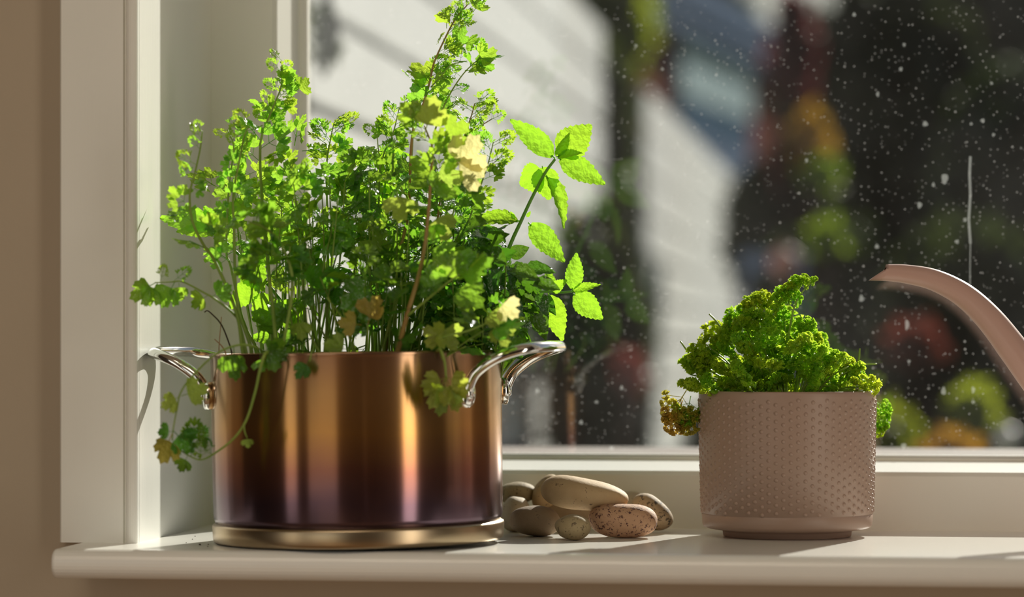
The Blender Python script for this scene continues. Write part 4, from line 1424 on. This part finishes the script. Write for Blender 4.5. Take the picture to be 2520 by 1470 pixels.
# ------------------------------------------------------------------ small herb pot
HP = P(1937, 0, 2.58)
HP.z = 0
hp = empty('plant_pot', HP, 'dusty pink dotted ceramic pot holding curly parsley', 'pot')
prof = [(0, 0.0), (0.0525, 0.0), (0.0540, 0.0008), (0.0545, 0.0045), (0.0560, 0.0055), (0.0665, 0.0070), (0.0705, 0.0085), (0.0716, 0.0105), (0.0722, 0.0190), (0.0716, 0.0196), (0.0724, 0.0200), (0.0738, 0.07),
        (0.0748, 0.118), (0.0748, 0.1215), (0.0740, 0.1232), (0.0725, 0.1232), (0.0715, 0.1215), (0.0705, 0.05), (0, 0.05)]
v, f = lathe_data(prof, 128)
link('body', mesh_from('body', v, f), 'pinkpot', hp, True)
# raised dots
V, F = [], []
NC = 76
for c in range(NC):
    a = 2 * math.pi * c / NC
    for k in range(14):
        z = 0.0225 + k * 0.0069 + (0.00345 if c % 2 else 0) + 0.0012 * math.sin(c * 0.9)
        if z > 0.1165:
            continue
        rr = 0.0724 + (z - 0.02) / 0.098 * 0.0024
        n_ = Vector((math.cos(a), math.sin(a), 0))
        t_ = Vector((-math.sin(a), math.cos(a), 0))
        ctr = n_ * rr + Vector((0, 0, z))
        b = len(V)
        for (ro, ho) in ((0.0020, -0.0002), (0.0014, 0.0007)):
            for q in range(8):
                th = 2 * math.pi * q / 8
                V.append(ctr + t_ * (ro * math.cos(th)) + Vector((0, 0, ro * math.sin(th))) + n_ * ho)
        V.append(ctr + n_ * 0.0011)
        for q in range(8):
            q2 = (q + 1) % 8
            F.append((b + q, b + q2, b + 8 + q2, b + 8 + q))
            F.append((b + 8 + q, b + 8 + q2, b + 16))
o = link('raised_dots', mesh_from('raised_dots', V, F), 'pinkpot', hp, True)
o['kind'] = 'stuff'
v, f = lathe_data([(0, 0.108), (0.03, 0.110), (0.0712, 0.107), (0.0712, 0.095), (0, 0.095)], 48)
link('soil', mesh_from('soil2', v, f), 'soil', hp, True)


def mk_frond(seed):
    """curly parsley frond: dense frilled leaflets on short branches"""
    rnd = random.Random(seed)
    V, F = [], []
    petiole(V, F, (0, 0), (0, 0.6), 0.016)
    spots = [(0, 0.98, 0.40, 0)] + [(sg * w, y, s_, 0) for sg in (-1, 1) for (w, y, s_) in ((0.34, 0.72, 0.38), (0.22, 0.98, 0.30), (0.48, 0.50, 0.30), (0.16, 0.62, 0.32))]
    for (cx, cy, s_, _) in spots:
        petiole(V, F, (0, cy * 0.55), (cx, cy), 0.010)
        for i in range(9):
            # one frilled blade: a strip whose free edge is ruffled
            base = Vector((cx, cy, 0))
            ax = Vector((rnd.gauss(0, 1), rnd.gauss(0.35, 1), rnd.gauss(0.3, 0.9))).normalized()
            sd = ax.orthogonal().normalized()
            sd.rotate(Matrix.Rotation(rnd.uniform(0, 6.28), 3, ax))
            nn = ax.cross(sd)
            b = len(V)
            m = 7
            for j in range(m):
                u = j / (m - 1) * 2 - 1
                c1 = base + ax * s_ * 0.18 + sd * (u * s_ * 0.14)
                edge = base + ax * s_ * (0.52 + 0.10 * (j % 2) - 0.18 * u * u) + sd * (u * s_ * 0.42) + nn * (s_ * 0.17 * (1 if j % 2 else -1) + rnd.uniform(-.03, .03))
                V.extend([c1, edge])
            for j in range(m - 1):
                F.append((b + 2 * j, b + 2 * j + 1, b + 2 * j + 3, b + 2 * j + 2))
    return mesh_from('leaf_curly', V, F)


CUR = [mk_frond(s) for s in (1, 2, 3, 4)]
cp_ = empty('curly_parsley', HP + Vector((0, 0, 0.109)), 'mound of curly parsley with a tip leaning right', 'herb plant')
outl = [(1688, 978), (1690, 925), (1706, 880), (1750, 828), (1808, 792), (1846, 782), (1900, 758), (1945, 768), (2012, 805), (2050, 840), (2085, 882), (2120, 915), (2134, 965), (1740, 970)]
fr = region(outl, 100)
hc = Vector((HP.x, HP.y, 0.112))
for i, (x, y) in enumerate(fr):
    ed = min(1.0, (x - 1937) ** 2 / 230.0 ** 2 + ((965 - y) / 270.0) ** 2)
    dmax = 0.070 * math.sqrt(max(0.05, 1 - ed))
    d = 2.58 + RN.uniform(-1, 0.8) * dmax
    c = P(x, y, d)
    out = (c - hc)
    out.z *= 0.8
    put_leaf(cp_, RN.choice(CUR), 'curly', c - out.normalized() * 0.013, out.normalized() + rvec(.35, .35, .35) + Vector((0, 0, .2)), Vector((0, 0, 1)) - FWD * .5 + rvec(.5, .5, .5), RN.uniform(0.019, 0.026))
    if i % 2 == 0:
        bs = hc + Vector((out.x * 0.3, out.y * 0.3, -0.004))
        tube('stem', smooth_path([bs, bs.lerp(c, 0.55) + Vector((0, 0, 0.006)), c], 4), (0.0010, 0.0006), 'stem', cp_, 5)
# leaning tip
tp_path = px_stem(cp_, [(1930, 900, 2.57), (1945, 800, 2.57), (1955, 755, 2.57), (1970, 725, 2.57), (1998, 694, 2.57)], 0.0010, 0.0005)
for (x, y, s_) in ((1838, 752, .014), (1850, 770, .015), (1862, 742, .014), (1880, 750, .015), (1895, 732, .014), (1915, 728, .014), (1932, 722, .014), (1945, 712, .013), (1958, 706, .012), (1970, 700, .011), (1982, 696, .010),
                   (1994, 690, .009), (1900, 765, .016), (1925, 752, .015), (1942, 740, .014), (1875, 772, .016)):
    put_leaf(cp_, RN.choice(CUR), 'curly', P(x - 8, y + 10, 2.57), cam_dir(RN.uniform(0.1, 1.0), 0.6, RN.uniform(-.4, .4)), -FWD + rvec(.5, .5, .5), s_)
for pts in (((1760, 920), (1705, 880), (1674, 840)), ((1800, 850), (1765, 795), (1745, 773)), ((1810, 850), (1795, 790), (1789, 765)), ((2090, 930), (2112, 890), (2116, 858)), ((2060, 930), (2120, 900), (2158, 896)), ((2060, 965), (2140, 945), (2172, 936))):
    px_stem(cp_, [(q[0], q[1], 2.575) for q in pts], 0.0012, 0.0007)
for (x, y, a, b_, m_, s_) in ((1690, 960, -.5, -.8, 'yellow_dry', .026), (1680, 985, -.3, -1, 'yellow_dry', .026), (1676, 1000, .4, -.9, 'yellow_dry', .022), (1700, 975, -.2, -1, 'curly', .022), (1760, 955, .1, -1, 'curly', .016),
                              (2150, 985, .5, -.4, 'curly', .016), (2155, 1005, .3, -.9, 'curly', .018), (2160, 1030, .0, -.9, 'curly', .014)):
    put_leaf(cp_, RN.choice(CUR), m_, P(x, y, 2.575 if x < 2000 else 2.61), cam_dir(a, b_, 0), -FWD + rvec(.4, .4, .4), s_)

# ------------------------------------------------------------------ pebbles
def pebble(px, py, d, rx, ry, rdepth, mat, label, tilt=0.0, seed=0, taper=0.0, e=2.3):
    """rounded stone; half sizes in photo pixels at its depth"""
    k = d / FPX
    c = P(px, py, d)
    bm = bmesh.new()
    bmesh.ops.create_icosphere(bm, subdivisions=4, radius=1.0)
    ct, st = math.cos(tilt), math.sin(tilt)
    for v in bm.verts:
        q = v.co.copy()
        ln = (abs(q.x) ** e + abs(q.y) ** e + abs(q.z) ** e) ** (1 / e)
        q /= ln
        q *= 1 + 0.07 * noise.noise(q * 1.3 + Vector((seed * 7.1, 0, 0)))
        tp = 1 - taper * q.x
        x, y, z = q.x * rx * k, q.y * rdepth, q.z * ry * k * tp
        x, z = x * ct + z * st, -x * st + z * ct
        w = RGT * x + FWD * y
        v.co = Vector((w.x, w.y, z))
    zmin = min(v.co.z for v in bm.verts)
    me = bpy.data.meshes.new('pebble')
    bm.to_mesh(me)
    bm.free()
    o = link('pebble', me, mat, None, True)
    if c.z + zmin < 0:
        c.z = -zmin
    o.location = c
    return tag(o, label, 'pebble', 'pebbles between the two pots')


pebble(1317, 1283, 2.578, 63, 37, 0.020, 'stone_grey', 'grey-brown pebble at the front beside the copper pot', 0.06, 1)
pebble(1410, 1299, 2.524, 45, 32, 0.0135, 'stone_olive', 'smallest olive pebble at the very front of the pile', 0.05, 2, -0.05, 2.0)
pebble(1533, 1283, 2.560, 84, 41, 0.021, 'stone_pink', 'pinkish pitted pebble at the front right of the pile', 0.02, 3, 0, 2.5)
pebble(1603, 1262, 2.622, 56, 37, 0.018, 'stone_speck', 'dark-speckled pebble leaning at the right end of the pile', 0.62, 4, 0.1)
pebble(1441, 1217, 2.578, 109, 39, 0.024, 'stone_sand', 'long sandy pebble lying on top of the pile', 0.13, 5, 0.22, 2.4)
pebble(1268, 1268, 2.640, 36, 44, 0.017, 'stone_pale', 'pale cracked pebble against the copper pot side', 0.1, 6)
pebble(1272, 1214, 2.665, 46, 27, 0.016, 'stone_olive', 'olive pebble at the back left touching the copper pot', -0.05, 7)
pebble(1348, 1214, 2.655, 34, 47, 0.016, 'stone_sand', 'upright pebble peeping out behind the long top pebble', 0.55, 8)
pebble(1405, 1265, 2.655, 95, 36, 0.014, 'stone_grey', 'hidden dark pebble inside the pile under the long one', 0.0, 9)
pebble(1553, 1262, 2.690, 40, 45, 0.014, 'stone_pale', 'pale pebble glimpsed behind the right pebbles', 0.1, 10)

# ------------------------------------------------------------------ watering can
wc_c = cam_point(0.640, 2.51, 0)
wc = empty('watering_can', wc_c, 'dusty mauve watering can with a long curved spout at the right edge', 'watering can')
prof = [(0, 0.0), (0.066, 0.0), (0.070, 0.003), (0.0725, 0.02), (0.070, 0.10), (0.060, 0.135), (0.045, 0.150), (0.038, 0.152), (0.036, 0.150), (0.058, 0.130), (0.067, 0.10), (0.069, 0.02), (0, 0.006)]
v, f = lathe_data(prof, 64)
link('body', mesh_from('body', v, f), 'mauve', wc, True)
sp = smooth_path([P(2172, 671, 2.545), P(2230, 675, 2.545), P(2300, 690, 2.543), P(2370, 726, 2.54), P(2432, 782, 2.535), P(2490, 855, 2.53), P(2550, 940, 2.525), P(2640, 1060, 2.52), P(2800, 1210, 2.515), P(2960, 1260, 2.51)], 8)
o_ = org(wc)
nS = len(sp)
rad = [0.0068 + 0.0058 * min(1, i / (nS * 0.55)) for i in range(nS)]
v1, f1 = tube_data([q - o_ for q in sp], rad, 20, False)
v2, f2 = tube_data([q - o_ for q in sp], [q - 0.0009 for q in rad], 20, False)
# slanted cut: the lower lip reaches farther out
for vv in (v1, v2):
    c = sp[0] - o_
    for k in range(20):
        h = (vv[k] - c).z
        vv[k] = vv[k] - RGT * (0.0015 + -h * 1.45)
b = len(v1)
faces = f1 + [tuple(i + b for i in reversed(q)) for q in f2] + [(k, b + k, b + (k + 1) % 20, (k + 1) % 20) for k in range(20)]
link('spout', mesh_from('spout', list(v1) + list(v2), faces), 'mauve', wc, True)
hpth = smooth_path([wc_c + RGT * 0.045 + Vector((0, 0, 0.146)), wc_c + RGT * 0.085 + Vector((0, 0, 0.175)), wc_c + RGT * 0.125 + Vector((0, 0, 0.14)), wc_c + RGT * 0.115 + Vector((0, 0, 0.07)), wc_c + RGT * 0.071 + Vector((0, 0, 0.03))], 8)
tube('handle', hpth, [0.006] * len(hpth), 'mauve', wc, 12)

# ------------------------------------------------------------------ crumbs on the sill
def crumb(px, py, s_, seed, lab, grp):
    d = EYE * FPX / (py - YH)
    c = P(px, py, d)
    bm = bmesh.new()
    bmesh.ops.create_icosphere(bm, subdivisions=1, radius=s_)
    for v in bm.verts:
        v.co *= 1 + 0.5 * noise.noise(v.co * 900 + Vector((seed, 0, 0)))
        v.co.z = max(v.co.z * 0.7, -s_ * 0.4)
    me = bpy.data.meshes.new('soil_crumb')
    bm.to_mesh(me)
    bm.free()
    o = link('soil_crumb', me, 'soil')
    o.location = (c.x, c.y, s_ * 0.4)
    tag(o, lab, 'crumb', grp)


for i, (x, y, s_) in enumerate(((492, 1342, .0011), (474, 1328, .0006), (458, 1337, .0005), (480, 1321, .0006), (513, 1341, .0006), (511, 1346, .0005))):
    crumb(x, y, s_, i, 'tiny dark soil crumb on the sill left of the copper pot', 'soil crumbs left of the copper pot')
crumb(2183, 1296, .0013, 9, 'dark soil crumb on the sill right of the pink pot', None)
crumb(1727, 1287, .0014, 10, 'dark soil crumb on the sill at the left foot of the pink pot', None)
